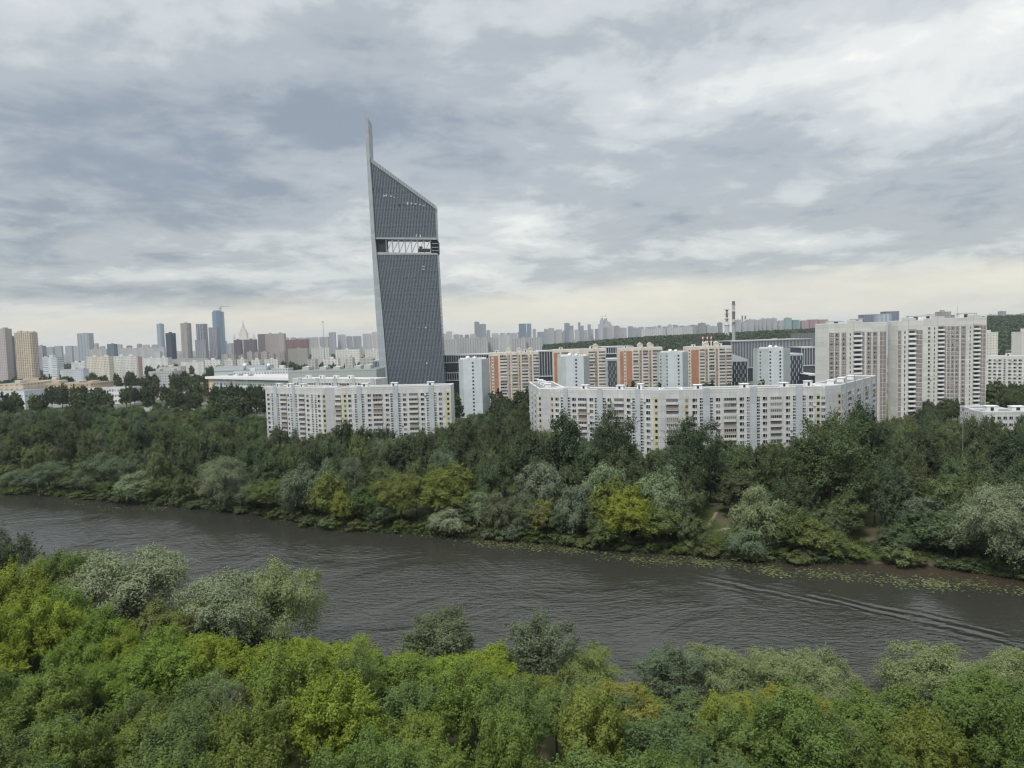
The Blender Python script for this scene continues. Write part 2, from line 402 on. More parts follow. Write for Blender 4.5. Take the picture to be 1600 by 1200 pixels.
class Bld:
    def __init__(s, name, label, cat, base, group=None):
        s.root = empty(name, base, label, cat, group); s.b = tuple(base); s.wall = MB(); s.roof = MB(); s.w = []; s.bal = []; s.k = 0
    def part(s, name, mb):
        return mb.build(name, s.root, s.b)
    def finish(s, limit=100):
        s.part('wall', s.wall)
        if s.roof.f:
            ro = s.part('roof', s.roof)
            for c in list(s.root.children):
                if c.name.startswith(('roof_housing', 'roof_vent', 'roof_railing', 'antenna', 'striped_pipe', 'gable')): c.parent = ro
        def place(items, name, single, merged):
            items.sort(key=lambda q: q[0])
            for it in items[:limit]: single(it)
            if len(items) > limit:
                mb = MB()
                for it in items[limit:]: merged(mb, it)
                o = s.part(name, mb); o['kind'] = 'stuff'
        def w1(it):
            _, o, u, sc, z, st, w, h, d = it
            q = bpy.data.objects.new('window', window_mesh(st, w, h)); COL.objects.link(q); q.parent = s.root
            n = (u[1], -u[0])
            q.location = (o[0] + u[0] * sc + n[0] * d - s.b[0], o[1] + u[1] * sc + n[1] * d - s.b[1], z - s.b[2])
            q.rotation_euler = (0, 0, math.atan2(u[1], u[0]))
        place(s.w, 'window', w1, lambda mb, it: window_geo(mb, it[1], it[2], it[3], it[4], it[5], round(it[6], 1), round(it[7], 1), it[8]))
        place(s.bal, 'balcony', lambda it: s.part('balcony', balcony_geo(MB(), *it[1:])), lambda mb, it: balcony_geo(mb, *it[1:]))
        return s.root
    def win(s, o, u, sc, z, st, w, h, d=0.0):
        p = (o[0] + u[0] * sc, o[1] + u[1] * sc, z); pp = proj(p)
        inside = 0 if -20 < pp[0] < 1620 else 1e5
        if st == 'white' and random.random() < 0.13:
            a = sc + random.choice([-1, 1]) * (w / 2 + 0.55); s.wall.box(o, u, a - 0.42, a + 0.42, 0.02, 0.42, z - 0.3, z + 0.3, M_TRIM if random.random() < 0.6 else M_METAL)
        s.w.append((inside + math.hypot(*p[:2]) - z * 2.0 + random.random() * 0.01, o, u, sc, z, st, w, h, d))
    def housing(s, o, u, a, d, z, w=3.0, dep=3.0, h=1.9):
        mb = MB(); mb.box(o, u, a, a + w, d, d + dep, z, z + h, M_TRIM, M_TRIM); mb.box(o, u, a - 0.25, a + w + 0.25, d - 0.25, d + dep + 0.25, z + h, z + h + 0.22, M_TRIM)
        mb.box(o, u, a + w * 0.3, a + w * 0.6, d + dep, d + dep + 0.05, z + 0.2, z + h * 0.8, M_DARK)
        s.part('roof_housing', mb)
    def balc(s, o, u, a0, a1, z, fh, kind, deep, wall):
        p = (o[0] + u[0] * a0, o[1] + u[1] * a0)
        s.bal.append((math.hypot(*p) - z * 2, o, u, a0, a1, z, fh, kind, deep, wall))

def facade(B, P0, P1, z0, z1, cols, fh=2.8, attic=3.4, depth=13.0, wall=None, py=650, roofmat=None, parapet=0.45, maxf=40):
    wall = wall or M_WHITE
    P0 = Vector(P0[:2]); P1 = Vector(P1[:2]); d = P1 - P0; L = d.length; u = (d.x / L, d.y / L); o = (P0.x, P0.y)
    B.k += 1; zt = z1 + 0.013 * B.k
    B.wall.box(o, u, 0, L, -depth, 0, z0, zt, wall, roofmat or M_ROOF)
    if parapet:
        B.roof.box(o, u, 0.02, L - 0.02, -0.35, 0.07, zt, zt + parapet, M_TRIM)
        B.roof.box(o, u, 0.02, L - 0.02, -depth - 0.07, -depth + 0.35, zt, zt + parapet, M_TRIM)
        B.roof.box(o, u, 0.0, 0.35, -depth + 0.36, -0.36, zt, zt + parapet, M_TRIM); B.roof.box(o, u, L - 0.35, L, -depth + 0.36, -0.36, zt, zt + parapet, M_TRIM)
    nf = min(maxf, int((z1 - attic - z0) / fh))
    def s_of(px):
        if isinstance(px, float) and px < 0: return -px
        r = ray(px, py); n = (u[1], -u[0])
        k = (o[0] * n[0] + o[1] * n[1]) / (r.x * n[0] + r.y * n[1])
        return (r.x * k - o[0]) * u[0] + (r.y * k - o[1]) * u[1]
    for typ, a, b in cols:
        if typ[0] == '@': typ, sa, sb = typ[1:], a, b           # metres along the facade
        else: sa, sb = s_of(a), s_of(b)
        sc = (sa + sb) / 2; wd = sb - sa
        if typ == 'G': B.wall.box(o, u, sa, sb, 0, 0.35, z0, zt + 0.6, M_GREYP)
        if typ == 'B': B.wall.box(o, u, sa, sb, 0, 0.14, z0, zt + 0.2, M_BLANK)
        if typ == 'Bw': B.wall.box(o, u, sa, sb, 0, 0.16, z0, zt + 0.3, M_BEIGE)
        if typ == 'Y': B.wall.box(o, u, sa, sb, 0, 0.10, z0, z1 - attic + 0.5, M_YELLOW)
        if typ == 'S': B.wall.box(o, u, sa, sb, 0, 0.30, z0, zt + 1.9, M_PALE)
        if typ == 'O': B.wall.box(o, u, sa, sb, 0, 0.12, z0, z1 - 2.2, M_ORANGE)
        if typ == 'T': B.wall.box(o, u, sa, sb, 0, 0.12, z0, z1 - 1.8, M_TAUPE)
        if typ == 'I': B.wall.box(o, u, sa, sb, 0, 0.25, z0, zt + 0.3, M_ICE)
        if typ == 'K': B.wall.box(o, u, sa - 0.15, sb + 0.15, 0, 0.3, z1 - attic + 0.35, zt + 1.7, M_PALE)
        for i in range(nf):
            z = z1 - attic - (i + 1) * fh
            if typ == 'W': B.win(o, u, sc, z + 0.85, 'white', min(2.2, max(1.45, wd * 0.68)), 1.65)
            elif typ == 'N': B.win(o, u, sc, z + 0.35, 'pair', min(1.5, wd), 2.3)
            elif typ == 'Y': B.win(o, u, sc + wd * 0.12, z + 0.9, 'plain', 1.15, 1.35, 0.10)
            elif typ == 'P': B.win(o, u, sc, z + 0.75, 'brown', max(0.8, min(2.0, wd - 1.15)), 1.45)
            elif typ == 'S': B.win(o, u, sc, z + 0.6, 'plain', 0.6, 1.6, 0.30)
            elif typ == 'I': B.win(o, u, sc, z + 0.9, 'plain', 1.25, 1.3, 0.25)
            elif typ == 'O1': B.win(o, u, sc, z + 0.9, 'white', 1.3, 1.4)
            elif typ == 'T': B.win(o, u, sc, z + 0.9, 'white', 1.2, 1.4, 0.12)
            elif typ in ('L', 'K', 'M'):
                kd = random.choice(['glazed', 'half', 'open', 'glazed', 'open']) if typ == 'L' else ('open' if typ == 'K' else random.choice(['glazed', 'glazed', 'half']))
                B.balc(o, u, sa, sb, z, fh, kd, 0.55 if typ == 'L' else 1.25 if typ == 'K' else 0.9, M_TRIM if typ == 'K' else (M_WHITE if typ == 'L' else M_CREAM))
                if typ == 'K': B.win(o, u, sc, z + 0.95, 'plain', wd * 0.62, 1.25, 0.05)
    return o, u, L, zt

def wing_cols(L, start=1.5):
    pat = [('@W', 3.2), ('@N', 1.8), ('@G', 3.4), ('@N', 1.8), ('@W', 3.2), ('@L', 4.2)]
    out = []; s = start; i = 0
    while s + pat[i % 6][1] < L - 0.8:
        t, w = pat[i % 6]; out.append((t, s, s + w)); s += w; i += 1
    return out
GZ = 5.0
def xy(px, D, py=620): p = at(px, py, D); return (p.x, p.y)

def long_block_right():
    B = Bld('apartment_building', 'long pale grey bent slab apartment building, widest one behind the bank trees', 'apartment building', (*xy(1045, 326), GZ))
    z1 = 40.0
    p = [xy(827, 406), xy(842, 352), xy(865, 345), xy(1030, 321), xy(1067, 319), xy(1283, 318), xy(1289, 318), xy(1314, 322), xy(1368, 380)]
    L0 = (Vector(p[1]) - Vector(p[0])).length
    o, u, L, zt = facade(B, p[0], p[1], GZ, z1, wing_cols(L0))
    for a in (8, 20, 32, 44): B.housing(o, u, a, -7, zt, 3, 3)
    facade(B, p[1], p[2], GZ, z1, [('Y', 842, 846), ('B', 846.3, 860.5), ('Y', 861, 865)])
    def group(x): return x
    o, u, L, zt = facade(B, p[2], p[3], GZ, z1, [('W', 867, 875), ('N', 876.5, 881), ('G', 881.2, 887.6), ('N', 887.8, 892), ('W', 893, 902), ('L', 904, 917), ('W', 920, 929), ('N', 929.5, 934), ('G', 934.2, 942), ('N', 942.3, 947), ('W', 948, 957), ('L', 960, 975), ('W', 978, 987), ('N', 988, 993), ('G', 993.2, 1000.5), ('N', 1000.7, 1005.5), ('W', 1008, 1018), ('Y', 1020, 1029)])
    for a in (13, 31): B.housing(o, u, a, -6, zt, 3.4, 3)
    B.housing(o, u, 40, -9, zt, 2.6, 3, 2.4)
    facade(B, p[3], p[4], GZ, z1, [('B', 1030.5, 1040), ('L', 1041, 1060), ('B', 1060.8, 1066.5)])
    o, u, L, zt = facade(B, p[4], p[5], GZ, z1, [('Y', 1068, 1076), ('W', 1080, 1091), ('N', 1093, 1098.5), ('G', 1098.7, 1109), ('N', 1109.3, 1114.5), ('W', 1117, 1127), ('L', 1131, 1150), ('W', 1154, 1164), ('N', 1166.5, 1171.5), ('G', 1171.7, 1182), ('N', 1182.3, 1187.5), ('W', 1190, 1200), ('L', 1204, 1221), ('W', 1226, 1236), ('N', 1238.5, 1243.5), ('G', 1243.7, 1253.5), ('N', 1253.8, 1259), ('W', 1262, 1272), ('Y', 1274, 1281)])
    for a in (6, 27, 45): B.housing(o, u, a, -6, zt, 3.4, 3)
    B.housing(o, u, 57, -8, zt, 3, 3, 2.2)
    facade(B, p[5], p[6], GZ, z1 - 0.5, [('@L', 0.1, 1.7)], depth=10, parapet=0)
    facade(B, p[6], p[7], GZ, z1, [('B', 1289.2, 1307), ('Y', 1307.4, 1313.6)])
    L0 = (Vector(p[8]) - Vector(p[7])).length
    o, u, L, zt = facade(B, p[7], p[8], GZ, z1, wing_cols(L0))
    for a in (4, 22, 42): B.housing(o, u, a, -7, zt, 3, 3)
    B.finish()
def long_block_left():
    B = Bld('apartment_building', 'pale grey slab apartment building with yellow end strip before the glass tower', 'apartment building', (*xy(560, 405), GZ))
    z1 = 40.0
    p = [xy(415, 430), xy(503, 404), xy(524, 404), xy(535, 402), xy(704.5, 398)]
    o, u, L, zt = facade(B, p[0], p[1], GZ, z1, [('W', 418, 424), ('N', 425, 429), ('G', 429.2, 434), ('N', 434.2, 438), ('L', 440, 449), ('W', 450, 454), ('N', 454.5, 458.5), ('G', 458.7, 462), ('N', 462.2, 466), ('L', 468, 477), ('W', 479, 485), ('N', 487, 491), ('N', 492.5, 496.5), ('W', 497, 502.5)])
    for a in (5, 15, 26): B.housing(o, u, a, -7, zt, 3.2, 3)
    facade(B, p[1], p[2], GZ, z1, [('Y', 504.6, 509), ('B', 509.3, 523)])
    facade(B, p[2], p[3], GZ, z1 - 0.4, [('L', 525, 534)], depth=11)
    o, u, L, zt = facade(B, p[3], p[4], GZ, z1, [('Y', 535.4, 543), ('W', 544, 551), ('N', 555, 559), ('G', 559.2, 566), ('N', 566.2, 570), ('W', 574, 582), ('L', 584, 598), ('W', 602, 610), ('N', 611, 615), ('G', 615.2, 623), ('N', 623.2, 627), ('W', 629, 637), ('L', 640, 654), ('W', 657, 665), ('N', 667, 671), ('G', 671.2, 679), ('N', 679.2, 683), ('W', 685, 693), ('Y', 696, 704)])
    for a in (10, 27, 48): B.housing(o, u, a, -7, zt, 3.6, 3)
    B.finish()
    B = Bld('apartment_building', 'white slab apartment building with pale roof, just behind the roof of the yellow-stripped slab', 'apartment building', (*xy(535, 520), GZ))
    o, u, L, zt = facade(B, xy(458, 540), xy(588, 500), GZ, 39.5, wing_cols((Vector(xy(588, 500)) - Vector(xy(458, 540))).length), roofmat=M_ROOFL, attic=2.6)
    for a in (10, 24, 38, 52): B.housing(o, u, a, -7, zt, 3.4, 3, 2.2)
    B.finish(60)
long_block_right(); long_block_left()

def tall_blocks():
    B = Bld('tower_block', 'tall beige and brown tower block with blank beige end wall behind the bent slab', 'tower block', (*xy(1360, 428), GZ))
    z1 = 69.0; P, Q = xy(1294.4, 424), xy(1385, 428)
    o, u, L, zt = facade(B, P, Q, GZ, z1, [('P', 1295, 1303.4), ('P', 1304, 1311.6), ('P', 1314.4, 1322.6), ('S', 1323.4, 1332.4), ('K', 1333.5, 1345.5), ('P', 1346.2, 1350.6), ('P', 1353, 1362), ('P', 1362.6, 1371.6), ('P', 1374.6, 1379), ('P', 1379.6, 1384.4)], wall=M_PALE, attic=5.2, py=580, depth=15)
    B.housing(o, u, 3, -8, zt, 9, 4, 1.6); B.housing(o, u, 18, -8, zt, 6, 4, 2.6)
    P, Q = xy(1402, 416), xy(1441, 414)
    o, u, L, zt = facade(B, P, Q, GZ, z1 + 0.4, [('P', 1402.6, 1408), ('S', 1408.4, 1418), ('K', 1419, 1430), ('P', 1430.6, 1435.4), ('P', 1436, 1440.8)], wall=M_PALE, attic=5.2, py=580, depth=15)
    B.housing(o, u, 8, -9, zt, 8, 4, 3.0)
    B.finish()
    B = Bld('tower_block', 'tall white and brown panel tower block rising next to the low white school', 'tower block', (*xy(1490, 476), GZ))
    P, Q = xy(1441, 472), xy(1540, 472)
    o, u, L, zt = facade(B, P, Q, GZ, 71.0, [('W', 1448.6, 1454), ('S', 1454.6, 1464), ('K', 1465, 1474), ('P', 1474.4, 1478), ('P', 1479.4, 1484.5), ('P', 1485, 1491.5), ('P', 1492, 1498.5), ('P', 1501, 1508.6), ('S', 1510, 1519.6), ('K', 1520.4, 1530), ('P', 1530.4, 1534.8), ('P', 1535.2, 1539.8)], wall=M_PALE, attic=5.0, py=570, depth=15)
    B.housing(o, u, 2, -8, zt, 8, 4, 2.4); B.housing(o, u, 27, -8, zt, 9, 4, 3.2)
    mb = MB()
    q = xy(1494, 478); mb.tube([(q[0], q[1], 71), (q[0], q[1], 80)], [0.14, 0.08], M_METAL); B.part('antenna', mb)
    for px, py in ((1452, 489), (1474, 490), (1518, 488)):
        q = xy(px, 477); mb = MB()
        mb.box(q, (1, 0), -3, 3, -0.2, 0.2, 74.0, 74.3, M_METAL)
        for k in range(5): mb.box(q, (1, 0), -3 + k * 1.4, -2.8 + k * 1.4, -0.1, 0.1, 71.2, 74.0, M_METAL)
        B.part('roof_railing', mb)
    B.finish()
tall_blocks()

def ice_tower(px0, px1, D, ztop, label, cols, hous):
    B = Bld('tower_block', label, 'tower block', (*xy((px0 + px1) / 2, D), GZ), 'pale blue grey windowless panel towers')
    # octagon-like plan: ice blue front, chamfered flanks greyer with shade put into the colour
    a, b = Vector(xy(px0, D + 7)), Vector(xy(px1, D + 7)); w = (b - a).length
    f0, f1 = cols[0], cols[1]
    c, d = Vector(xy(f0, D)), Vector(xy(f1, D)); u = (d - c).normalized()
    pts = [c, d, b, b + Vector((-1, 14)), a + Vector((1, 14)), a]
    B.wall.prism(pts, GZ, ztop - 0.2, M_ICE_SHADE, M_ROOF)
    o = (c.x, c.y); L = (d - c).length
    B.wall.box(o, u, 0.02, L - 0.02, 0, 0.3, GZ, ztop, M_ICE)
    for s_px, face in hous:
        r = ray(s_px, 600)
        if face == 'f':
            k = (o[0] * u.y - o[1] * u.x) / (r.x * u.y - r.y * u.x); s = (Vector((r.x * k, r.y * k)) - c).dot(u)
            for i in range(16): B.win(o, u, s, ztop - 3.6 - i * 2.8, 'plain', 1.35, 1.35, 0.3)
        else:
            o2 = a if face == 'l' else d; e = c if face == 'l' else b; u2 = (e - o2).normalized(); L2 = (e - o2).length
            for i in range(16): B.win(tuple(o2), tuple(u2), L2 * s_px, ztop - 3.6 - i * 2.8, 'plain', 1.1, 1.2, 0)
    B.roof.box(o, tuple(u), -3, L + 3, -13, -8, ztop - 0.2, ztop + 0.8, M_TRIM)
    for k, (sx, hh) in enumerate(((0.25, 2.4), (0.62, 2.0))):
        mb = MB(); mb.lathe((o[0] + u.x * L * sx, o[1] + 4), [(1.5, ztop - 0.2, M_TRIM), (1.7, ztop + hh * 0.5, M_TRIM), (1.0, ztop + hh, M_TRIM)], 10); B.part('roof_vent', mb)
    mb = MB()
    for k in range(7): mb.tube([(o[0] + L * 0.35 + k * 1.4, o[1] + 3, ztop), (o[0] + L * 0.35 + k * 1.4, o[1] + 3, ztop + 1.6)], [0.12, 0.12], M_METAL, 4)
    mb.box((o[0] + L * 0.35, o[1] + 3), (1, 0), -0.2, 8.8, -0.1, 0.1, ztop + 1.6, ztop + 1.85, M_METAL)
    B.part('roof_railing', mb)
    B.finish()
ice_tower(718.3, 765.5, 549, 50.5, 'pale blue grey windowless panel tower standing beside the foot of the glass tower', (725, 754), [(739.6, 'f')])
ice_tower(872, 922, 552, 50.6, 'pale blue grey panel tower right behind the left wing of the bent slab', (885, 913), [(900.6, 'f')])
ice_tower(1030.5, 1076, 562, 51.4, 'pale blue grey panel tower between two orange ended blocks', (1044, 1067), [(1060.5, 'f'), (0.2, 'l'), (0.92, 'l')])
ice_tower(1184, 1235, 555, 52.6, 'pale blue grey panel tower standing before the dark finned offices', (1201, 1224), [(1219, 'f'), (0.25, 'l'), (1203.5, 'f')])

def orange_block(label, D, pxs, ztop, cols):
    B = Bld('apartment_building', label, 'apartment building', (*xy((pxs[0] + pxs[1]) / 2, D), GZ), 'cream blocks with orange ends behind the slabs')
    o, u, L, zt = facade(B, xy(pxs[0], D), xy(pxs[1], D), GZ, ztop, cols, wall=M_CREAM, attic=1.6, py=590, parapet=0.6, depth=16)
    # pilasters with little gabled tops
    for t, a, b in cols:
        if t == 'T':
            def s_of(px):
                q = xy(px, D); return q[0] - o[0]
            s0, s1 = s_of(a) - 0.9, s_of(b) + 0.9
            for s in (s0, s1): B.wall.box(o, u, s - 0.55, s + 0.55, 0, 0.55, GZ, zt + 1.5, M_CREAM)
            B.wall.box(o, u, s0 - 0.5, s1 + 0.5, -2.5, -0.4, zt + 0.6, zt + 3.0, M_CREAM)
            n = (u[1], -u[0]); mid = (s0 + s1) / 2
            mb = MB(); P = lambda s, d, z: (o[0] + u[0] * s + n[0] * d, o[1] + u[1] * s + n[1] * d, z)
            A = [P(s0 - 0.8, -0.2, zt + 3), P(s1 + 0.8, -0.2, zt + 3), P(mid, -0.2, zt + 5)]; C = [P(s0 - 0.8, -2.8, zt + 3), P(s1 + 0.8, -2.8, zt + 3), P(mid, -2.8, zt + 5)]
            mb.face(A, M_CREAM); mb.face(C[::-1], M_CREAM); mb.face([A[1], C[1], C[2], A[2]], M_CREAM); mb.face([A[0], A[2], C[2], C[0]], M_CREAM); mb.face([A[0], C[0], C[1], A[1]], M_CREAM)
            B.part('gable', mb)
    B.housing(o, u, L * 0.12, -6, zt, 3, 3, 2.2); B.housing(o, u, L * 0.7, -6, zt, 4, 3, 2.6)
    return B
b = orange_block('cream block with an orange brick end, nearest the foot of the glass tower', 630, (766, 843), 53, [('O', 766.2, 768.6), ('O1', 768.8, 772), ('O', 772.2, 779), ('M', 782, 793), ('T', 795, 798), ('M', 801, 809), ('T', 811, 814), ('M', 816, 826), ('T', 828.5, 832), ('M', 834, 842)]); b.finish()
b = orange_block('cream block with orange brick end, half hidden by a pale blue tower', 620, (866, 948), 54.5, [('O', 866.2, 872), ('O1', 872, 876), ('M', 878, 890), ('M', 920, 930), ('T', 930.5, 934), ('M', 936, 946)]); b.finish()
b = orange_block('cream block with wide orange brick end beside the grey lattice office', 610, (969, 1036), 54.5, [('O', 969.2, 975), ('O1', 975.4, 978.6), ('O', 979, 988), ('M', 990, 998), ('T', 1000, 1003), ('M', 1005, 1013), ('T', 1015, 1018), ('M', 1020, 1034)]); b.finish()
b = orange_block('cream block with an orange brick end and three red striped pipes on its roof', 615, (1075, 1144), 54.0, [('O1', 1075.4, 1080), ('O', 1080.4, 1092), ('M', 1094, 1101), ('T', 1103, 1106), ('M', 1108, 1117), ('T', 1119, 1122), ('M', 1124, 1133), ('M', 1135, 1143)])
M_RED = simple('paint_red', (0.45, 0.06, 0.05), dirt=0.1)
for px in (1099, 1106, 1112):
    q = xy(px, 622); mb = MB(); mb.lathe(q, [(0.5, 54, M_TRIM), (0.5, 57, M_TRIM), (0.5, 59, M_RED), (0.5, 61, M_TRIM), (0.5, 62.6, M_RED), (0.4, 64, M_RED)], 8); b.part('striped_pipe', mb)
b.finish()

# ------------------------------------------------------------------ glass tower with a leaning fin
def glass_tower():
    D = 713.0
    root = empty('skyscraper', (*xy(645, D + 10), GZ), 'tall slender glass tower with slanted roof, a spire-like fin and an open truss storey', 'skyscraper')
    b = tuple(root.location)
    m_fin = simple('tower_concrete', (0.33, 0.365, 0.385), dirt=0.1, joint=(50, 4.2), jd=0.88)
    m_gl = gridmat('tower_glass', (0.13, 0.155, 0.185), (0.09, 0.112, 0.138), 2.3, 4.2, 0.86, 0.66, rough=0.28, dirt=0.3)
    m_mul = simple('tower_mullion', (0.20, 0.235, 0.27), rough=0.4, dirt=0.08)
    m_par = simple('tower_parapet', (0.42, 0.45, 0.465), dirt=0.1)
    def part(n, mb): return mb.build(n, root, b)
    def slab(mb, quad, y0, y1, m):
        """quad: 4 photo pixels (tl,tr,br,bl) on the front plane; extruded back"""
        F = [at(x, y, D) for x, y in quad]
        q0 = [Vector((p.x, y0, p.z)) for p in F]; q1 = [Vector((p.x, y1, p.z)) for p in F]
        tl, tr, br, bl = q0; TL, TR, BR, BL = q1
        mb.hexa([bl, br, BR, BL, tl, tr, TR, TL], m)
    edgeL = [(248, 578.8), (372, 586.6), (397, 588.4), (606, 607)]; edgeR = [(248, 677), (322, 680.2), (372, 682.3), (397, 683.6), (606, 695.2)]
    L = lambda y: lerp(edgeL, y); Rr = lambda y: lerp(edgeR, y)
    # concrete fin / spire
    mb = MB()
    lf = [(176, 569.6, 570.6), (186, 570.2, 575.6), (244, 573.2, 578.2), (300, 576.2, 582.2), (372, 580.6, 586.4), (480, 587, 597.0), (625, 597, 608.6)]
    for (ya, la, ra), (yb, lb, rb) in zip(lf, lf[1:]): slab(mb, [(la, ya), (ra, ya), (rb, yb), (lb, yb)], D - 2, D + 18, m_fin)
    part('fin', mb)
    # curtain walls
    mb = MB(); slab(mb, [(L(252), 252), (Rr(324), 326), (Rr(371), 371), (L(371), 371)], D + 0.2, D + 18, m_gl); part('curtain_wall', mb)
    mb = MB(); slab(mb, [(L(398), 398), (Rr(398), 398), (Rr(606), 606), (L(606), 606)], D + 0.2, D + 18, m_gl); part('curtain_wall', mb)
    def grid(y0, y1, sl):
        mb = MB(); N = 40
        for i in range(N + 1):
            t = i / N
            def X(y): return L(y) + 0.6 + (Rr(y) - L(y) - 1.2) * t
            ya = y0 if not sl else 253 + (326 - 253) * t
            w = 0.36
            slab(mb, [(X(ya) - w, ya), (X(ya) + w, ya), (X(y1) + w, y1), (X(y1) - w, y1)], D - 0.7, D + 0.2, m_mul)
        y = y1
        return mb
    part('mullion', grid(252, 371, True)); part('mullion', grid(398, 606, False))
    # floor bands (spandrels), a little behind the fins
    mb = MB(); m_sp = simple('tower_spandrel', (0.12, 0.14, 0.16), dirt=0.15)
    y = 600
    while y > 256:
        if y > 399.5 or y < 368:
            xr = Rr(y) - 0.2
            if y < 326: xr = min(xr, L(y) + (Rr(326) - L(252)) * (y - 252) / (326 - 252) - 2)
            if xr > L(y) + 2: slab(mb, [(L(y) + 0.2, y - 1.1), (xr, y - 1.1), (xr, y), (L(y) + 0.2, y)], D - 0.12, D + 0.2, m_sp)
        y -= 8.8
    part('spandrel', mb)
    # slanted roof edge
    mb = MB(); slab(mb, [(578.8, 246.5), (680.6, 320.5), (680.6, 326.5), (579.2, 253.5)], D - 0.9, D + 18.4, m_par); part('roof', mb)
    mb = MB()
    for i in range(40):
        t = i / 40; x = 579.5 + 100.5 * t; yy = 247.2 + 73.6 * t
        slab(mb, [(x, yy), (x + 0.9, yy + 0.6), (x + 0.9, yy + 6.2), (x, yy + 5.4)], D - 1.3, D - 0.9, m_mul)
    part('roof_screen', mb)
    # open truss storey
    mb = MB(); slab(mb, [(L(371), 371), (Rr(371), 371), (Rr(374.5), 374.5), (L(374.5), 373.5)], D - 0.5, D + 18, m_fin); slab(mb, [(L(394), 394), (Rr(396), 395.5), (Rr(398), 398), (L(398), 398)], D - 0.5, D + 18, m_fin); part('floor_slab', mb)
    mb = MB(); slab(mb, [(587.4, 374), (602, 374), (603, 394), (588.6, 394)], D + 2, D + 16, M_DARK); slab(mb, [(672.5, 376), (684, 376), (684.6, 395), (673, 395)], D + 2, D + 16, M_DARK); part('core', mb)
    for yb in (0.4,):
        mb = MB()
        xs = [603 + 9.9 * i for i in range(8)]
        for i, x in enumerate(xs):
            k = at(x, 375, D); k2 = at(x + 1, 395, D)
            mb.tube([(k.x, D + yb, k.z), (k2.x, D + yb, k2.z)], [0.5, 0.5], M_METAL, 6)
            if i < 7:
                k3 = at(x + 9.0, 376, D); mb.tube([(k2.x, D + yb, k2.z), (k3.x, D + yb, k3.z)], [0.34, 0.34], M_METAL, 6)
        part('truss', mb)
    mb = MB()
    for x0, x1, y0, y1 in ((654, 672, 388.5, 394), (655, 660, 385, 388), (675, 684.8, 380, 381), (675, 684.8, 386, 387), (675, 684.8, 391, 392)):
        slab(mb, [(x0, y0), (x1, y0), (x1, y1), (x0, y1)], D - 0.2, D + 1.5, M_METAL if x0 > 674 else M_DARK)
    part('scaffold', mb)
    m_pane = simple('tower_pale_pane', (0.46, 0.49, 0.51), dirt=0.1)
    for x, y, w, h, mm in ((599, 305, 2.4, 2.4, m_pane), (603, 304, 2, 3, m_pane), (610, 306, 3, 1.6, m_pane), (615, 308, 2, 1.2, m_pane), (636, 316, 2, 4, m_pane), (642, 317, 2.4, 2.4, m_pane), (648, 318, 3, 1.8, m_pane), (655, 319, 2.4, 1.6, m_pane), (661, 321, 3, 1.4, m_pane), (650, 366, 1.3, 5, m_pane), (656, 367, 2, 4, m_pane), (660, 416, 3.6, 1.2, m_pane), (660, 420, 3.6, 1.4, m_pane),
                          (582, 294, 1.2, 4, M_DARK), (590.6, 295, 1.2, 4, M_DARK), (597, 296, 1, 3, M_DARK), (616, 319, 1, 3, M_DARK), (624, 319, 1, 4, M_DARK), (632, 320, 1, 3, M_DARK), (666, 566, 1.6, 3, m_pane), (655, 512, 1.6, 1, m_pane), (664, 511, 2.4, 2, m_pane)):
        mb = MB(); slab(mb, [(x, y), (x + w, y), (x + w, y + h), (x, y + h)], D - 0.85, D + 0.1, mm); part('panel', mb)
    mb = MB(); slab(mb, [(607, 606.5), (697.8, 606.5), (698.6, 628), (608, 628)], D + 3, D + 25, M_DARK); part('podium', mb)
glass_tower()

# ------------------------------------------------------------------ finned offices behind
M_OGL = glassmat('office_glass', (0.030, 0.038, 0.05), (0.07, 0.08, 0.095), 0.4, 0.2)
M_FIN = simple('office_fin', (0.40, 0.43, 0.46), rough=0.5, dirt=0.1)
def office(label, px0, px1, D, zt, zb=GZ, depth=40, bands=((0.0, 10, True), (10, 24, False), (24, 38, True)), pitch=2.4, D1=None):
    p, q = Vector(xy(px0, D, 560)), Vector(xy(px1, D1 or D, 560)); u = (q - p).normalized(); L = (q - p).length; o = tuple(p); u = tuple(u)
    root = empty('office_building', (p.x, p.y, zb), label, 'office building'); b = tuple(root.location)
    mb = MB(); mb.box(o, u, 0, L, -depth, 0, zb, zt, M_OGL, M_ROOF); mb.build('wall', root, b)
    mf = MB(); ms = MB()
    for a, c, fins in bands:
        z1, z0 = zt - a, max(zt - c, zb)
        ms.box(o, u, -0.3, L + 0.3, 0, 0.9, z1 - 0.9, z1 + 0.3, M_FIN)
        if fins:
            n = max(2, int(L / pitch))
            for i in range(n + 1):
                s = (L - 0.5) * i / n; mf.box(o, u, s, s + 0.55, 0, 0.8, z0, z1 - 0.9, M_FIN)
    if mf.f: mf.build('facade_fin', root, b)
    ms.build('cornice', root, b)
    mr = MB(); mr.box(o, u, 0, L, -depth, -0.5, zt, zt + 0.4, M_ROOFL)
    mr.build('roof', root, b)
    return root
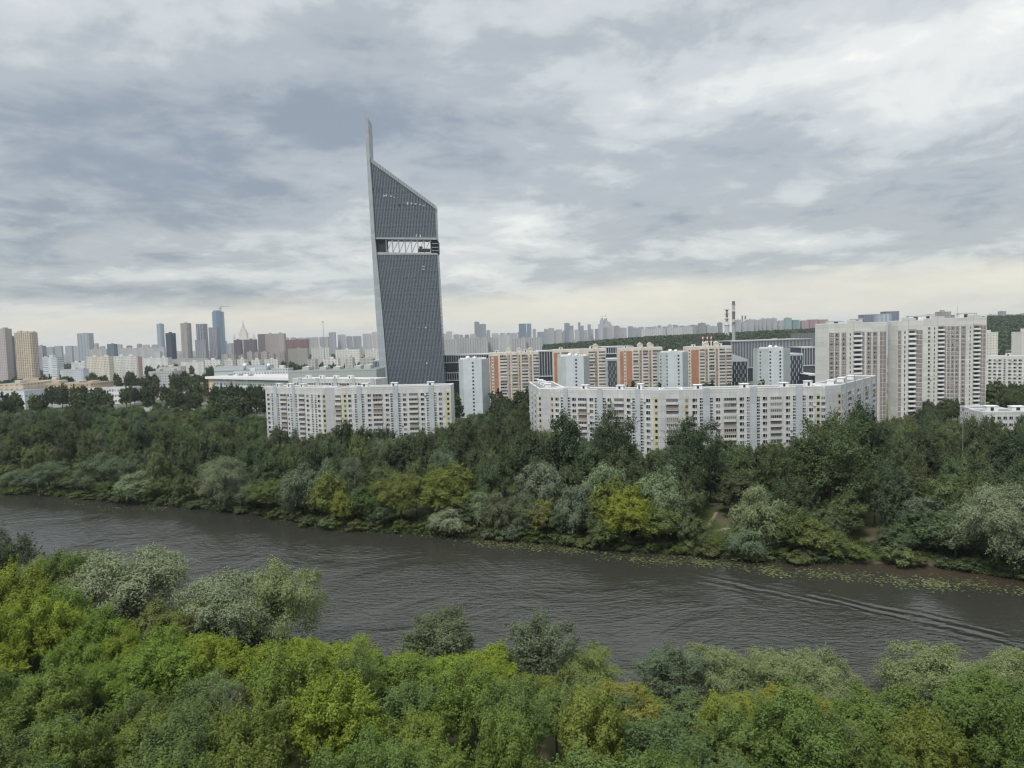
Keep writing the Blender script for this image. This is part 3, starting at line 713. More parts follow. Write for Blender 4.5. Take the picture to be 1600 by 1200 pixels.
def lattice_office(label, px0, px1, D, zt, slant=0.0, wallm=None, wpx=None, depth=30):
    p, q = Vector(xy(px0, D, 580)), Vector(xy(px1, D, 580)); L = q.x - p.x; o = (p.x, p.y); u = (1, 0)
    root = empty('office_building', (p.x, p.y, GZ), label, 'office building'); b = tuple(root.location)
    wallm = wallm or M_FIN
    mb = MB()
    F = [(p.x, D, GZ), (q.x, D, GZ), (q.x, D + depth, GZ), (p.x, D + depth, GZ), (p.x, D, zt + slant), (q.x, D, zt), (q.x, D + depth, zt), (p.x, D + depth, zt + slant)]
    mb.hexa(F, wallm, M_ROOFL); mb.build('wall', root, b)
    s0 = 0.6 if wpx is None else wpx[0] * L; s1 = L - 0.6 if wpx is None else wpx[1] * L
    mw = MB(); mw.box(o, u, s0, s1, 0, 0.15, GZ + 2, zt - 2.0, M_OGL); mw.build('glazing', root, b)
    ml = MB(); n = max(4, int((s1 - s0) / 1.7))
    for i in range(n + 1):
        s = s0 + (s1 - s0 - 0.3) * i / n
        for k in range(int((zt - 4 - GZ) / 3.6)):
            z = GZ + 2 + k * 3.6
            if (i + k) % 2 == 0: ml.box(o, u, s, s + 0.42, 0.15, 0.5, z, z + 3.6, M_FIN)
    ml.build('sunscreen', root, b)
office('dark finned glass office wing between the glass tower and the pale blue tower', 694, 778, 735, 50.5, bands=((0, 7.5, True), (7.5, 18, False), (18, 26, True), (26, 46, False)))
office('narrow dark finned office wing to the left of the glass tower', 582.5, 612, 742, 46.5, bands=((0, 42, True),), pitch=1.5)
office('dark finned glass office wing seen between two cream orange ended blocks', 838, 880, 740, 52, bands=((0, 26, True), (26, 46, False)), pitch=2.6)
office('dark finned glass office strip above the grey lattice office', 940, 990, 770, 54, bands=((0, 7, True), (7, 12, False), (12, 46, False)))
lattice_office('grey walled office with a dark lattice window field beside the wide orange end', 941, 972, 690, 43.5, wallm=simple('office_grey', (0.34, 0.37, 0.40)), wpx=(0.28, 0.98))
office('long dark finned glass office with a thin white roof line behind the fourth pale tower', 1142, 1268, 860, 55.6, bands=((0, 33, True), (33, 50, False)), pitch=2.6, D1=930)
lattice_office('dark lattice office with a sloping white roof edge left of the fourth pale tower', 1143, 1168.5, 640, 41.5, slant=5.5)
lattice_office('dark lattice office with flat roof just right of the fourth pale tower', 1234, 1255, 640, 45.5)
office('low dark glass office end beside the beige tower block', 1252, 1282, 800, 47, bands=((0, 20, True), (20, 42, False)), pitch=3.0)
office('white sheet roofed low pavilion beside the beige tower block', 1264, 1284, 620, 27, bands=((0, 22, False),))

# ------------------------------------------------------------------ generic blocks of the city
def zg(x, y): return zground(x, y)
GL = (0.07, 0.08, 0.09)
def block(px0, px1, ytop, D, label, wall=(0.6, 0.6, 0.58), glass=GL, dep=14, name='apartment_block', cat='apartment block', group=None, wx=3.2, fh=3.0, ww=0.5, wh=0.5, yaw=0.0, parts=True, hous=1, setback=None, zb=None, roof=None, rnd=0.0):
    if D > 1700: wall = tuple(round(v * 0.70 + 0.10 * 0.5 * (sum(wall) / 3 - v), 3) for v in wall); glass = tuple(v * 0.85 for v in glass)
    p, q = at(px0, ytop, D), at(px1, ytop, D); L = abs(q.x - p.x); zt = (p.z + q.z) / 2; c = Vector(((p.x + q.x) / 2, D))
    z0 = zg(c.x, c.y) if zb is None else zb
    u = Vector((math.cos(yaw), math.sin(yaw))); nrm = Vector((u.y, -u.x)); ext = abs(math.cos(yaw)) + abs(math.sin(yaw)) * dep / max(L, 1)
    if yaw: L = L / ext if L / ext > 6 else L
    o = c - u * (L / 2)
    key = 'wall_%s_%s_%g_%g_%g_%g' % ('%.2f_%.2f_%.2f' % wall, '%.2f' % glass[0], wx, fh, ww, wh)
    m = gridmat(key, wall, glass, wx, fh, ww, wh)
    mb = MB(); rf = MB()
    if rnd:
        k = rnd
        pts = [o + nrm * 0 + u * k, o + u * (L - k), o + u * L - nrm * k, o + u * L - nrm * (dep - k), o + u * (L - k) - nrm * dep, o + u * k - nrm * dep, o - nrm * (dep - k), o - nrm * k]
        mb.prism(pts, z0, zt, m, M_ROOF)
    else: mb.box(tuple(o), tuple(u), 0, L, -dep, 0, z0, zt, m, roof or M_ROOF)
    trim = simple('trim_%.2f_%.2f_%.2f' % wall, tuple(min(0.8, x * 1.05) for x in wall), dirt=0.1)
    if hous:
        hw = min(6, L * 0.3)
        for i in range(hous):
            a = L * (i + 0.5) / hous - hw / 2 + random.uniform(-1, 1) * L * 0.06; rf.box(tuple(o), tuple(u), a, a + hw, -dep * 0.7, -dep * 0.35, zt, zt + random.uniform(2, 3.6), trim)
    if setback:
        for (f0, f1, h) in setback: mb.box(tuple(o), tuple(u), L * f0, L * f1, -dep * 0.9, -dep * 0.1, zt, zt + h, m, M_ROOF)
    base = (c.x, c.y, z0)
    if parts:
        root = empty(name, base, label, cat, group); mb.build('wall', root, base)
        if not rnd and L > 3:
            cor = MB(); cor.box(tuple(o), tuple(u), -0.15, L + 0.15, -dep - 0.15, 0.15, zt + 0.004, zt + 0.9, trim, M_ROOF)
            cor.build('parapet', root, base)
            for i in range(len(rf.v)): rf.v[i] = (rf.v[i][0], rf.v[i][1], rf.v[i][2] + 0.9 if rf.v[i][2] > zt + 1 else rf.v[i][2])
        for k in range(len(rf.v) // 8):
            one = MB(); vs = rf.v[8 * k:8 * k + 8]; one.hexa(vs, trim); one.build('roof_housing', root, base)
        return root
    mm = mb
    b0 = len(mm.v); mm.v += rf.v; kk = mm.mat(trim)
    for f in rf.f: mm.f.append(tuple(i + b0 for i in f)); mm.mi.append(kk)
    ob = mm.build(name, None, base); return tag(ob, label, cat, group)

TW = dict(name='tower_block', cat='tower block')
# --- left edge
block(-20, 7.5, 514.5, 1330, 'brownish grey tower block cut by the picture edge, with rows of small pale windows', (0.34, 0.30, 0.30), (0.62, 0.60, 0.60), 18, wx=3.4, ww=0.4, wh=0.4, hous=2, **TW)
block(10, 18, 526, 1400, 'dark narrow tower slab squeezed between the brownish grey and the ochre towers', (0.17, 0.18, 0.22), (0.08, 0.09, 0.1), 20, hous=0, **TW)  # one even dark blue grey over the whole slab
r_ = block(20, 49.5, 519.5, 1320, 'ochre rounded tower block with vertical white ribs', (0.52, 0.44, 0.34), (0.15, 0.14, 0.14), 19, wx=4.0, fh=3.1, ww=0.5, wh=0.72, hous=3, rnd=3.0, **TW)
block(56, 66, 541, 1900, 'hazy grey slab block partly behind the ochre tower', (0.42, 0.45, 0.50), (0.2, 0.22, 0.25), 16, wh=0.6)
block(66, 88, 559, 1150, 'light grey office block with blank stair bay, near the ochre tower', (0.55, 0.58, 0.62), (0.16, 0.17, 0.19), 18, wx=60, ww=0.9, wh=0.3, setback=[(0.1, 0.25, 3)])
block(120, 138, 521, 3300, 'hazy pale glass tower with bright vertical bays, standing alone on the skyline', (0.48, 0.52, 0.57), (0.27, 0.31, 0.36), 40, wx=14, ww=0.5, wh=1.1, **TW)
block(134, 170, 558, 1250, 'long cream panel block with warm window rows, left half of a pair', (0.62, 0.58, 0.50), (0.22, 0.20, 0.18), 14, hous=2, wx=2.6)
block(176.5, 213, 557, 1290, 'long cream and white panel block with a brick red end, right half of a pair', (0.62, 0.62, 0.60), (0.25, 0.24, 0.23), 14, hous=2, wx=2.6)
block(213.2, 215.6, 557.5, 1284, 'brick red end tower against the long cream and white block', (0.42, 0.33, 0.30), (0.28, 0.22, 0.2), 14, hous=0, **TW)
block(167, 178, 538, 2300, 'small blue grey glass tower above the cream blocks', (0.20, 0.26, 0.32), (0.13, 0.17, 0.21), 20, wx=4, ww=0.8, wh=0.6, **TW)
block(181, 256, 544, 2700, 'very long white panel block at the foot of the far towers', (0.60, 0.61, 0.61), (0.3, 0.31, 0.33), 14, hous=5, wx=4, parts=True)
block(138, 166, 546, 2600, 'cream panel block just right of the hazy bright-bayed tower', (0.60, 0.58, 0.53), (0.3, 0.31, 0.33), 14, hous=2, wx=4)
block(111, 133, 567, 1500, 'low white office with a flat roof left of the cream panel pair', (0.64, 0.65, 0.66), (0.3, 0.31, 0.33), 14, hous=2)
block(94, 130, 578, 1050, 'low grey white workshop among trees left of the cream panel pair', (0.50, 0.53, 0.57), (0.3, 0.31, 0.33), 14, hous=1, wh=0.3)
block(240, 250, 550, 2000, 'small white cubic block at the foot of the slim pale blue tower', (0.66, 0.67, 0.68), (0.4, 0.4, 0.42), 14, hous=0)
# --- tower cluster
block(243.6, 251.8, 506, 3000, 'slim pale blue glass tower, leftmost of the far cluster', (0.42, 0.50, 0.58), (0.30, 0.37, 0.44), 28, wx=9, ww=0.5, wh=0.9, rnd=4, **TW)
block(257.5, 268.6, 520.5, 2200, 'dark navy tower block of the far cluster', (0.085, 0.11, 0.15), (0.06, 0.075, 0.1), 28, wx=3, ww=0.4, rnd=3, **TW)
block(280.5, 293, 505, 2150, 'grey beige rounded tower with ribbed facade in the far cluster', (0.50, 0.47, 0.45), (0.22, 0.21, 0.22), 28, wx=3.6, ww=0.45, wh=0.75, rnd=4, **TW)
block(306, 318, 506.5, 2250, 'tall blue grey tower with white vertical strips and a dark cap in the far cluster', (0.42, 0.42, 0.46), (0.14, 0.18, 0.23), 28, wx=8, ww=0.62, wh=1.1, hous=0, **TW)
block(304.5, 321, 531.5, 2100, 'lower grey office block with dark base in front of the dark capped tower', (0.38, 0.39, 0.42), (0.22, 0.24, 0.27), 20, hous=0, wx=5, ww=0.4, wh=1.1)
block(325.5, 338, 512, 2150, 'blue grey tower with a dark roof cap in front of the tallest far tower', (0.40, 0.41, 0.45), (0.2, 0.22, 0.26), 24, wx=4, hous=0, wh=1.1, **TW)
def far_glass_tower():
    m = gridmat('far_glass', (0.20, 0.28, 0.35), (0.15, 0.22, 0.29), 4, 4, 0.8, 0.8); D = 3000; p = at(331, 487, D); q = at(344, 486, D); zt = p.z
    r = empty('skyscraper', ((p.x + q.x) / 2, D, 10), 'tallest far blue glass tower, still under construction, below a crane', 'skyscraper'); b = tuple(r.location)
    mb = MB(); mb.prism([(p.x, D), (q.x - 16, D - 3), (q.x + 4, D + 12), (q.x, D + 40), (p.x, D + 40)], 10, zt, m, M_ROOF); mb.build('wall', r, b)
    mb = MB(); mb.prism([(p.x + 4, D + 4), (q.x - 16, D + 2), (q.x - 4, D + 14), (p.x + 6, D + 30)], zt, zt + 5, m, M_ROOF); mb.build('crown_floor', r, b)
    c = at(343.6, 479, D); k = empty('tower_crane', (c.x, D + 10, zt), 'small tower crane on top of the tallest far tower', 'crane'); b = tuple(k.location)
    mc = simple('crane_paint', (0.32, 0.32, 0.3)); mb = MB(); mb.tube([(c.x, D + 10, zt), (c.x, D + 10, c.z + 4)], [1.6, 1.6], mc, 4); mb.build('mast', k, b)
    mb = MB(); e = at(359, 478, D); f = at(341, 481.5, D); mb.tube([(f.x, D + 10, f.z), (c.x, D + 10, c.z), (e.x, D + 10, e.z)], [1.6, 1.3, 0.7], mc, 4); mb.build('jib', k, b)
    mb = MB(); mb.box((f.x, D + 10), (1, 0), -1, 5, -2, 2, f.z - 4, f.z - 1, mc); mb.build('counterweight', k, b)
far_glass_tower()
def spired_tower():
    D = 5200; m = gridmat('spired_wall', (0.62, 0.57, 0.50), (0.40, 0.38, 0.36), 9, 8, 0.4, 0.6); c = at(381, 530, D)
    r = empty('spired_tower', (c.x, D, 20), 'stepped cream tower with a central spire and side turrets behind purple brown slabs', 'tower'); b = tuple(r.location)
    Z = lambda y: at(380, y, D).z
    mb = MB()
    for hw, y0, y1 in ((62, 545, 529), (27, 529, 519.5), (19, 519.5, 515), (11, 515, 511)):
        mb.box((c.x, D), (1, 0), -hw, hw, -hw * 0.8, hw * 0.8, Z(y0), Z(y1), m, M_ROOFL)
    mb.build('wall', r, b)
    mb = MB(); mb.lathe((c.x, D), [(9, Z(511), M_ROOFL), (7, Z(508), M_ROOFL), (3.4, Z(505), M_ROOFL), (0.6, Z(498), M_ROOFL)], 10); mb.build('spire', r, b)
    for x in (366, 396.5):
        q = at(x, 525, D); mb = MB(); mb.box((q.x, D), (1, 0), -9, 9, -9, 9, Z(540), Z(528), m); mb.lathe((q.x, D), [(7, Z(528), M_ROOFL), (5, Z(525), M_ROOFL), (0.6, Z(521), M_ROOFL)], 8); mb.build('turret', r, b)
spired_tower()
block(365, 376, 531.5, 2300, 'purple brown brick slab below the spired tower, left one', (0.20, 0.175, 0.20), (0.13, 0.12, 0.14), 16, hous=1)
block(380, 399, 531, 2250, 'purple brown brick slab below the spired tower, right one', (0.22, 0.195, 0.225), (0.14, 0.13, 0.15), 16, hous=1)
block(402.5, 414, 522.5, 2200, 'mauve brown tower slab right of the spired tower', (0.25, 0.215, 0.22), (0.17, 0.15, 0.16), 20, hous=0, **TW)  # darker tone of the two-tone slabs
block(414, 428, 522, 2190, 'pinkish beige tower slab joined to the mauve one', (0.46, 0.42, 0.40), (0.28, 0.26, 0.26), 20, hous=1, **TW)
block(428, 443.5, 521.5, 2185, 'pale beige tower slab on the end of the joined trio', (0.50, 0.46, 0.43), (0.30, 0.28, 0.28), 20, hous=1, **TW)
block(446, 480, 531, 1900, 'wide brick red slab block under the skyline near the street mast', (0.30, 0.20, 0.19), (0.2, 0.15, 0.15), 14, hous=1)
# street lamp mast
def mast(px, ytop, ybase, D, label, name='light_mast', cat='mast', head=True, base_z=None, rad=0.5):
    a = at(px, ytop, D); c = at(px, ybase, D); z0 = zg(a.x, D) if base_z is None else base_z
    k = empty(name, (a.x, D, z0), label, cat); b = tuple(k.location); mb = MB(); mb.tube([(a.x, D, z0), (a.x, D, a.z)], [rad, rad * 0.5], M_METAL, 6); mb.build('pole', k, b)
    if head:
        mb = MB(); mb.lathe((a.x, D), [(rad, a.z - 2.2, M_METAL), (rad * 3.4, a.z - 1.6, M_METAL), (rad * 3.4, a.z - 0.8, M_METAL), (0.3, a.z, M_METAL)], 8); mb.build('lamp_head', k, b)
mast(504.5, 502, 534, 1500, 'tall thin grey light mast rising over the low city left of the glass tower', rad=0.9)
# --- low industry left of the tower
IND = dict(name='industrial_hall', cat='industrial hall')
W1 = (0.64, 0.65, 0.65)
block(36, 142, 601, 880, 'long low ochre factory hall with a flat brown roof', (0.50, 0.39, 0.27), (0.25, 0.2, 0.16), 50, wx=5, fh=5, wh=0.35, hous=4, roof=simple('roof_brown', (0.20, 0.18, 0.165), dirt=0.3), **IND)
block(0, 38, 612.5, 730, 'long low white shed with a pale blue roof at the picture edge', (0.60, 0.63, 0.66), (0.3, 0.35, 0.4), 30, wx=6, fh=6, wh=0.3, hous=0, roof=simple('roof_blue_pale', (0.30, 0.36, 0.46)), **IND)
block(-8, 36, 601, 820, 'low cream hall behind the blue roofed shed', (0.56, 0.48, 0.38), (0.3, 0.26, 0.22), 40, wx=6, fh=5, wh=0.3, hous=1, **IND)
block(132, 207, 606.5, 790, 'long narrow white factory wing with a strip of dark windows', (0.66, 0.665, 0.66), (0.16, 0.16, 0.17), 16, wx=3, fh=6, ww=0.7, wh=0.4, hous=0, **IND)
block(188, 214, 607, 800, 'small brick brown factory annex behind the white wing', (0.36, 0.27, 0.22), (0.25, 0.2, 0.18), 20, hous=0, **IND)
block(60, 98, 595, 960, 'low ochre canteen building with a cream roof edge', (0.56, 0.47, 0.36), (0.3, 0.25, 0.2), 25, hous=1, wh=0.3, **IND)
block(36, 60, 592, 1010, 'ochre low hall right under the ochre tower', (0.55, 0.42, 0.28), (0.3, 0.25, 0.2), 25, hous=0, wh=0.3, **IND)
block(232, 272, 581, 1080, 'grey concrete workshop with stacked terraces', (0.42, 0.42, 0.42), (0.2, 0.2, 0.2), 30, hous=2, wx=4, fh=4, wh=0.4, **IND)
block(248, 282, 574, 1180, 'long low beige depot behind the concrete workshop', (0.54, 0.52, 0.46), (0.3, 0.28, 0.25), 20, hous=1, wh=0.3, **IND)
block(222, 262, 560, 1700, 'low white depot row behind trees below the dark navy tower', (0.60, 0.60, 0.60), (0.35, 0.35, 0.36), 20, hous=2, wh=0.3, **IND)
block(282, 318, 566, 1500, 'low pale depot roof below the ribbed rounded tower', (0.60, 0.60, 0.58), (0.35, 0.35, 0.36), 40, hous=1, wh=0.3, roof=M_ROOFL, **IND)
block(268, 325, 561, 1750, 'long flat pale warehouse below the dark capped towers', (0.56, 0.55, 0.52), (0.35, 0.35, 0.36), 40, hous=0, wh=0.3, roof=M_ROOFL, **IND)
block(300, 334, 600, 800, 'ochre walled corner of a depot among trees', (0.46, 0.38, 0.28), (0.3, 0.26, 0.22), 20, hous=0, wh=0.3, **IND)
# modern white plant
block(334, 416, 573, 930, 'pale blue grey laboratory slab with flat roof carrying white domes', (0.52, 0.56, 0.58), (0.25, 0.28, 0.3), 30, wx=40, fh=8, ww=0.95, wh=0.25, hous=1, **IND)
block(365, 424, 580.5, 860, 'white plant building with a dotted row of square windows', (0.62, 0.655, 0.68), (0.12, 0.13, 0.15), 16, wx=3.4, fh=6.0, ww=0.35, wh=0.3, hous=1, **IND)
def white_plant():
    r = empty('industrial_hall', (*xy(390, 700), GZ), 'wide white plant with an overhanging white roof slab and a beige corner', 'industrial hall'); b = tuple(r.location)
    p, q = Vector(xy(325, 730)), Vector(xy(470, 640)); u = (q - p).normalized(); L = (q - p).length; o = tuple(p); u = tuple(u)
    zr = at(325, 588, 730).z; mw = gridmat('plant_wall', (0.55, 0.60, 0.58), (0.10, 0.12, 0.13), 2.6, 4.2, 0.72, 0.45); mbg = simple('plant_beige', (0.58, 0.45, 0.32))
    mb = MB(); mb.box(o, u, 4, L, -46, 0, GZ, zr - 2.4, mw); mb.box(o, u, 3, 12, -46.2, 0.25, GZ, zr - 2.4, mbg); mb.build('wall', r, b)
    mb = MB(); mb.box(o, u, 0, L + 1, -48, 2.2, zr - 2.4, zr, M_TRIM, M_ROOFL); mb.build('roof', r, b)
    for a in (12, 30, 48): 
        mb = MB(); mb.box(o, u, a, a + 3.5, -20, -16, zr, zr + 1.6, M_METAL); mb.build('roof_housing', r, b)
    for px, D in ((382.5, 925), (419.5, 915)):
        c = at(px, 573, D); d = empty('radome', (c.x, D, c.z), 'white radar dome on the plant roof, %s' % ('the one over the dotted window row' if px < 400 else 'the one nearer the slab apartment roof'), 'radar dome'); bb = tuple(d.location)
        mb = MB(); z = c.z; mb.lathe((c.x, D), [(1.4, z - 1, M_TRIM), (2.0, z + 0.4, M_TRIM), (2.3, z + 1.7, M_TRIM), (1.9, z + 3.0, M_TRIM), (1.0, z + 3.8, M_TRIM), (0.2, z + 4.1, M_TRIM)], 14); mb.build('dome', d, bb)
        mb = MB(); mb.lathe((c.x, D), [(1.8, z - 6, M_METAL), (1.8, z - 1, M_METAL)], 10); mb.build('pedestal', d, bb)
white_plant()
block(450, 588, 580, 640, 'large grey green windowless hall behind the slab apartment roofs', (0.40, 0.435, 0.42), (0.38, 0.41, 0.4), 46, wx=9, fh=40, ww=0.97, wh=1.1, hous=5, roof=M_ROOFL, **IND)
block(424, 450, 577, 830, 'pale plant annex with a tall grey duct', (0.60, 0.63, 0.65), (0.2, 0.22, 0.24), 20, hous=1, **IND)
def small_house(px0, px1, yt, D, label):
    p, q = at(px0, yt, D), at(px1, yt, D); L = q.x - p.x; z0 = GZ; zt = p.z; r = empty('small_house', ((p.x + q.x) / 2, D, z0), label, 'house'); b = tuple(r.location); o = (p.x, D); u = (1, 0)
    mb = MB(); mb.box(o, u, 0, L, -8, 0, z0, zt - 2.6, M_TRIM); mb.build('wall', r, b)
    mr = simple('roof_blue', (0.09, 0.19, 0.40), rough=0.5); mb = MB()
    A = [(p.x - 0.6, D - 0.8, zt - 2.6), (q.x + 0.6, D - 0.8, zt - 2.6), (q.x + 0.6, D + 4, zt), (p.x - 0.6, D + 4, zt), (q.x + 0.6, D + 8.8, zt - 2.6), (p.x - 0.6, D + 8.8, zt - 2.6)]
    for fc in ((0, 1, 2, 3), (3, 2, 4, 5), (0, 3, 5), (1, 4, 2), (0, 5, 4, 1)): mb.face([A[i] for i in fc], mr if len(fc) == 4 else M_TRIM)
    mb.build('roof', r, b)
    for k in range(3):
        mb = window_geo(MB(), o, u, L * (k + 0.5) / 3, zt - 5.6, 'white', 1.3, 1.5); mb.build('window', r, b)
small_house(378.5, 393, 627.5, 690, 'small white house with a bright blue roof at the wood edge')
block(352, 370, 631, 700, 'low white shed among trees left of the blue roofed house', (0.62, 0.62, 0.6), (0.3, 0.3, 0.3), 10, hous=0, wh=0.3, zb=GZ, name='shed', cat='shed')
block(396, 418, 634, 690, 'low pale fence-like shed between the blue roofed house and the slab', (0.55, 0.55, 0.52), (0.4, 0.4, 0.38), 8, hous=0, wh=0.2, zb=GZ, name='shed', cat='shed')
# --- right background
block(1541, 1559.5, 520, 820, 'beige narrow tower block just beside the white and brown tower block', (0.60, 0.585, 0.53), (0.2, 0.19, 0.17), 14, wx=3.4, ww=0.35, wh=0.4, **TW)
block(1597, 1622, 519.5, 760, 'beige blank walled tower block cut by the picture edge', (0.60, 0.58, 0.54), (0.56, 0.54, 0.5), 16, wx=30, fh=12, ww=0.1, **TW)
B = Bld('apartment_building', 'white panel apartment slab with scattered windows behind the dark trees by the school', 'apartment building', (*xy(1570, 560), GZ))
o, u, L, zt = facade(B, xy(1541, 560, 560), xy(1606, 540, 560), GZ, 41.5, [('@W', 1 + k * 3.3, 4.1 + k * 3.3) if k % 4 != 3 else ('@N', 1.6 + k * 3.3, 3.2 + k * 3.3) for k in range(9)], wall=M_PALE, attic=1.8)
B.housing(o, u, 12, -6, zt, 4, 3); B.housing(o, u, 24, -6, zt, 3, 3); B.finish(80)
B = Bld('school_building', 'low white school building with flat roof and rows of wide windows among the trees', 'school', (*xy(1550, 372), GZ))
o, u, L, zt = facade(B, xy(1500, 388), xy(1536, 362), GZ, 21.6, [('@W', 0.8 + k * 2.5, 3.2 + k * 2.5) for k in range(14)], fh=3.4, attic=1.0, depth=16, wall=M_WHITE)
o, u, L, zt = facade(B, xy(1536, 349), xy(1612, 346), GZ, 22.8, [('@W', 0.8 + k * 2.7, 3.4 + k * 2.7) for k in range(9)], fh=3.4, attic=1.2, depth=14, wall=M_WHITE)
B.housing(o, u, 4, -8, zt, 5, 4, 2.4); B.housing(o, u, 16, -9, zt, 6, 4, 2.0); B.finish(60)
mast(1505, 633, 700, 268, 'slim white communications mast standing among the bank trees before the school', rad=0.15, base_z=GZ)
block(1350, 1369, 492, 1500, 'dark slate blue tower top peeking over the beige tower block, left one', (0.20, 0.22, 0.27), (0.15, 0.17, 0.22), 25, hous=0, wx=6, **TW)
block(1369, 1393, 491, 1490, 'pale striped tower top peeking over the beige tower block', (0.40, 0.44, 0.49), (0.30, 0.33, 0.38), 25, hous=0, wx=9, wh=1.1, **TW)
block(1385, 1405, 487, 1520, 'dark slate blue tower top peeking over the beige tower block, tallest one', (0.18, 0.20, 0.26), (0.14, 0.16, 0.21), 25, hous=0, wx=6, **TW)
block(1471, 1486, 487.5, 1300, 'grey concrete tower top peeking over the white and brown tower block', (0.34, 0.33, 0.32), (0.22, 0.21, 0.2), 20, hous=1, **TW)
block(1484, 1492, 492.5, 1310, 'lower grey concrete stub beside the grey tower top', (0.30, 0.29, 0.29), (0.2, 0.2, 0.2), 20, hous=0, **TW)
block(1202, 1247, 532, 1250, 'low beige hall with a pale roof beyond the finned offices', (0.50, 0.48, 0.45), (0.3, 0.3, 0.3), 30, hous=2, wx=5, **IND)
block(1188, 1226, 536, 1150, 'low brown brick hall edge beyond the finned offices', (0.38, 0.34, 0.32), (0.25, 0.22, 0.2), 30, hous=1, wx=5, **IND)
block(1247, 1279, 521, 1200, 'dark grey glass hall in front of the wooded ridge', (0.16, 0.17, 0.18), (0.1, 0.11, 0.12), 30, hous=0, wx=4, wh=0.9, **IND)

# --- chimneys
M_SMOKE = simple('chimney_concrete', (0.34, 0.35, 0.35), dirt=0.15); M_BAND = simple('chimney_band', (0.17, 0.145, 0.13)); M_BANDW = simple('chimney_white', (0.52, 0.50, 0.48)); M_BASEW = simple('chimney_base', (0.50, 0.51, 0.51))
def chimney(px, D, prof, label, w):
    r = empty('chimney', (at(px, 530, D).x, D, zg(at(px, 530, D).x, D)), label, 'chimney', 'striped power plant chimneys'); b = tuple(r.location); c = (b[0], b[1]); k = D / FPX
    zf = lambda y: at(px, y, D).z
    mb = MB(); P = [(w * 1.35 * k / 2, b[2], M_SMOKE)]
    for i, (y, m, ww) in enumerate(prof): P.append((ww * k / 2, zf(y), m))
    mb.lathe(c, P, 18); mb.build('shaft', r, b)
    mb = MB(); y, m, ww = prof[-1]; mb.lathe(c, [(ww * k / 2 + 0.5, zf(y) - 1.2, M_BAND), (ww * k / 2 + 0.5, zf(y) + 0.5, M_BAND)], 18); mb.build('rim', r, b)
    for yy in [q[0] for q in prof[1::3]]:
        mb = MB(); z = zf(yy); wv = prof[1][2] * k / 2 + 1.0; mb.lathe(c, [(wv, z - 0.5, M_METAL), (wv, z + 0.9, M_METAL)], 18); mb.build('gallery', r, b)
chimney(1146.5, 1750, [(540, M_SMOKE, 5.6), (506.5, M_BAND, 5.0), (503, M_BANDW, 4.9), (499, M_BAND, 4.8), (487, M_BANDW, 4.7), (483, M_SMOKE, 4.6), (480, M_BANDW, 4.5), (476, M_BAND, 4.4), (471, M_BAND, 4.3)], 'tall brown and white striped chimney, tallest and thickest of the chimneys', 5.6)
chimney(1136, 2100, [(537, M_BASEW, 6.2), (508, M_BASEW, 7.4), (503, M_BASEW, 4.4), (499.5, M_BAND, 3.8), (498.5, M_BANDW, 3.7), (495.5, M_BAND, 3.6), (493.5, M_BANDW, 3.5), (490.8, M_BAND, 3.4), (488.6, M_BANDW, 3.4), (486.4, M_BAND, 3.4), (484.2, M_BAND, 3.3)], 'striped chimney with a broad pale foot, beside the tallest chimney', 5)
chimney(1160, 3600, [(512, M_BASEW, 2.4), (501, M_BAND, 2.2), (497.5, M_BAND, 2.1), (495, M_BAND, 2.0), (493.5, M_BAND, 2.0)], 'small far chimney, left one of a twin pair on the skyline', 2.4)
chimney(1164.8, 3600, [(512, M_BASEW, 2.6), (504, M_BAND, 2.5), (501.5, M_BANDW, 2.4), (498.5, M_BAND, 2.4), (494, M_BAND, 2.3)], 'small far chimney, right one of a twin pair on the skyline', 2.4)

# --- skyline on the ridge
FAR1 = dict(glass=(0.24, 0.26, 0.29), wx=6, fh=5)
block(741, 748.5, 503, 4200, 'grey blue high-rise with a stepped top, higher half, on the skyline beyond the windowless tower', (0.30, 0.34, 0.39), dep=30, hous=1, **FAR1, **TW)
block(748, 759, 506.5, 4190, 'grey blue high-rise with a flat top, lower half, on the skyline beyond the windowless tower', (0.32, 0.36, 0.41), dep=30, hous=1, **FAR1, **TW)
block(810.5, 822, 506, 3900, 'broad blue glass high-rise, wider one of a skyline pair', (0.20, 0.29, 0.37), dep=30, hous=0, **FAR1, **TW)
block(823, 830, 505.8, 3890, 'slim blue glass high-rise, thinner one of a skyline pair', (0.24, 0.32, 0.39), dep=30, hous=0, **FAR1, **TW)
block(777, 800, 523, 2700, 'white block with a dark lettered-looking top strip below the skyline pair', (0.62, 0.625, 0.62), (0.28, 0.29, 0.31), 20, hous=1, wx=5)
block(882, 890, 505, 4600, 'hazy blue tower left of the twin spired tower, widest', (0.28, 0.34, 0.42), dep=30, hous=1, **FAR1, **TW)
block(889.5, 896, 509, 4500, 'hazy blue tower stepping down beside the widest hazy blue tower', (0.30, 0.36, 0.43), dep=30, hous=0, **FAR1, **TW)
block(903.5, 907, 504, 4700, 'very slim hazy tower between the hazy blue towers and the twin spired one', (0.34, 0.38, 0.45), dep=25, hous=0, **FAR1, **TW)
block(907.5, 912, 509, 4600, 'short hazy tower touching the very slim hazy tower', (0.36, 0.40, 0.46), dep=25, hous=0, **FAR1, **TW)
block(918.5, 923, 507, 4800, 'slim hazy tower just left of the twin spired tower', (0.36, 0.39, 0.45), dep=25, hous=0, **FAR1, **TW)
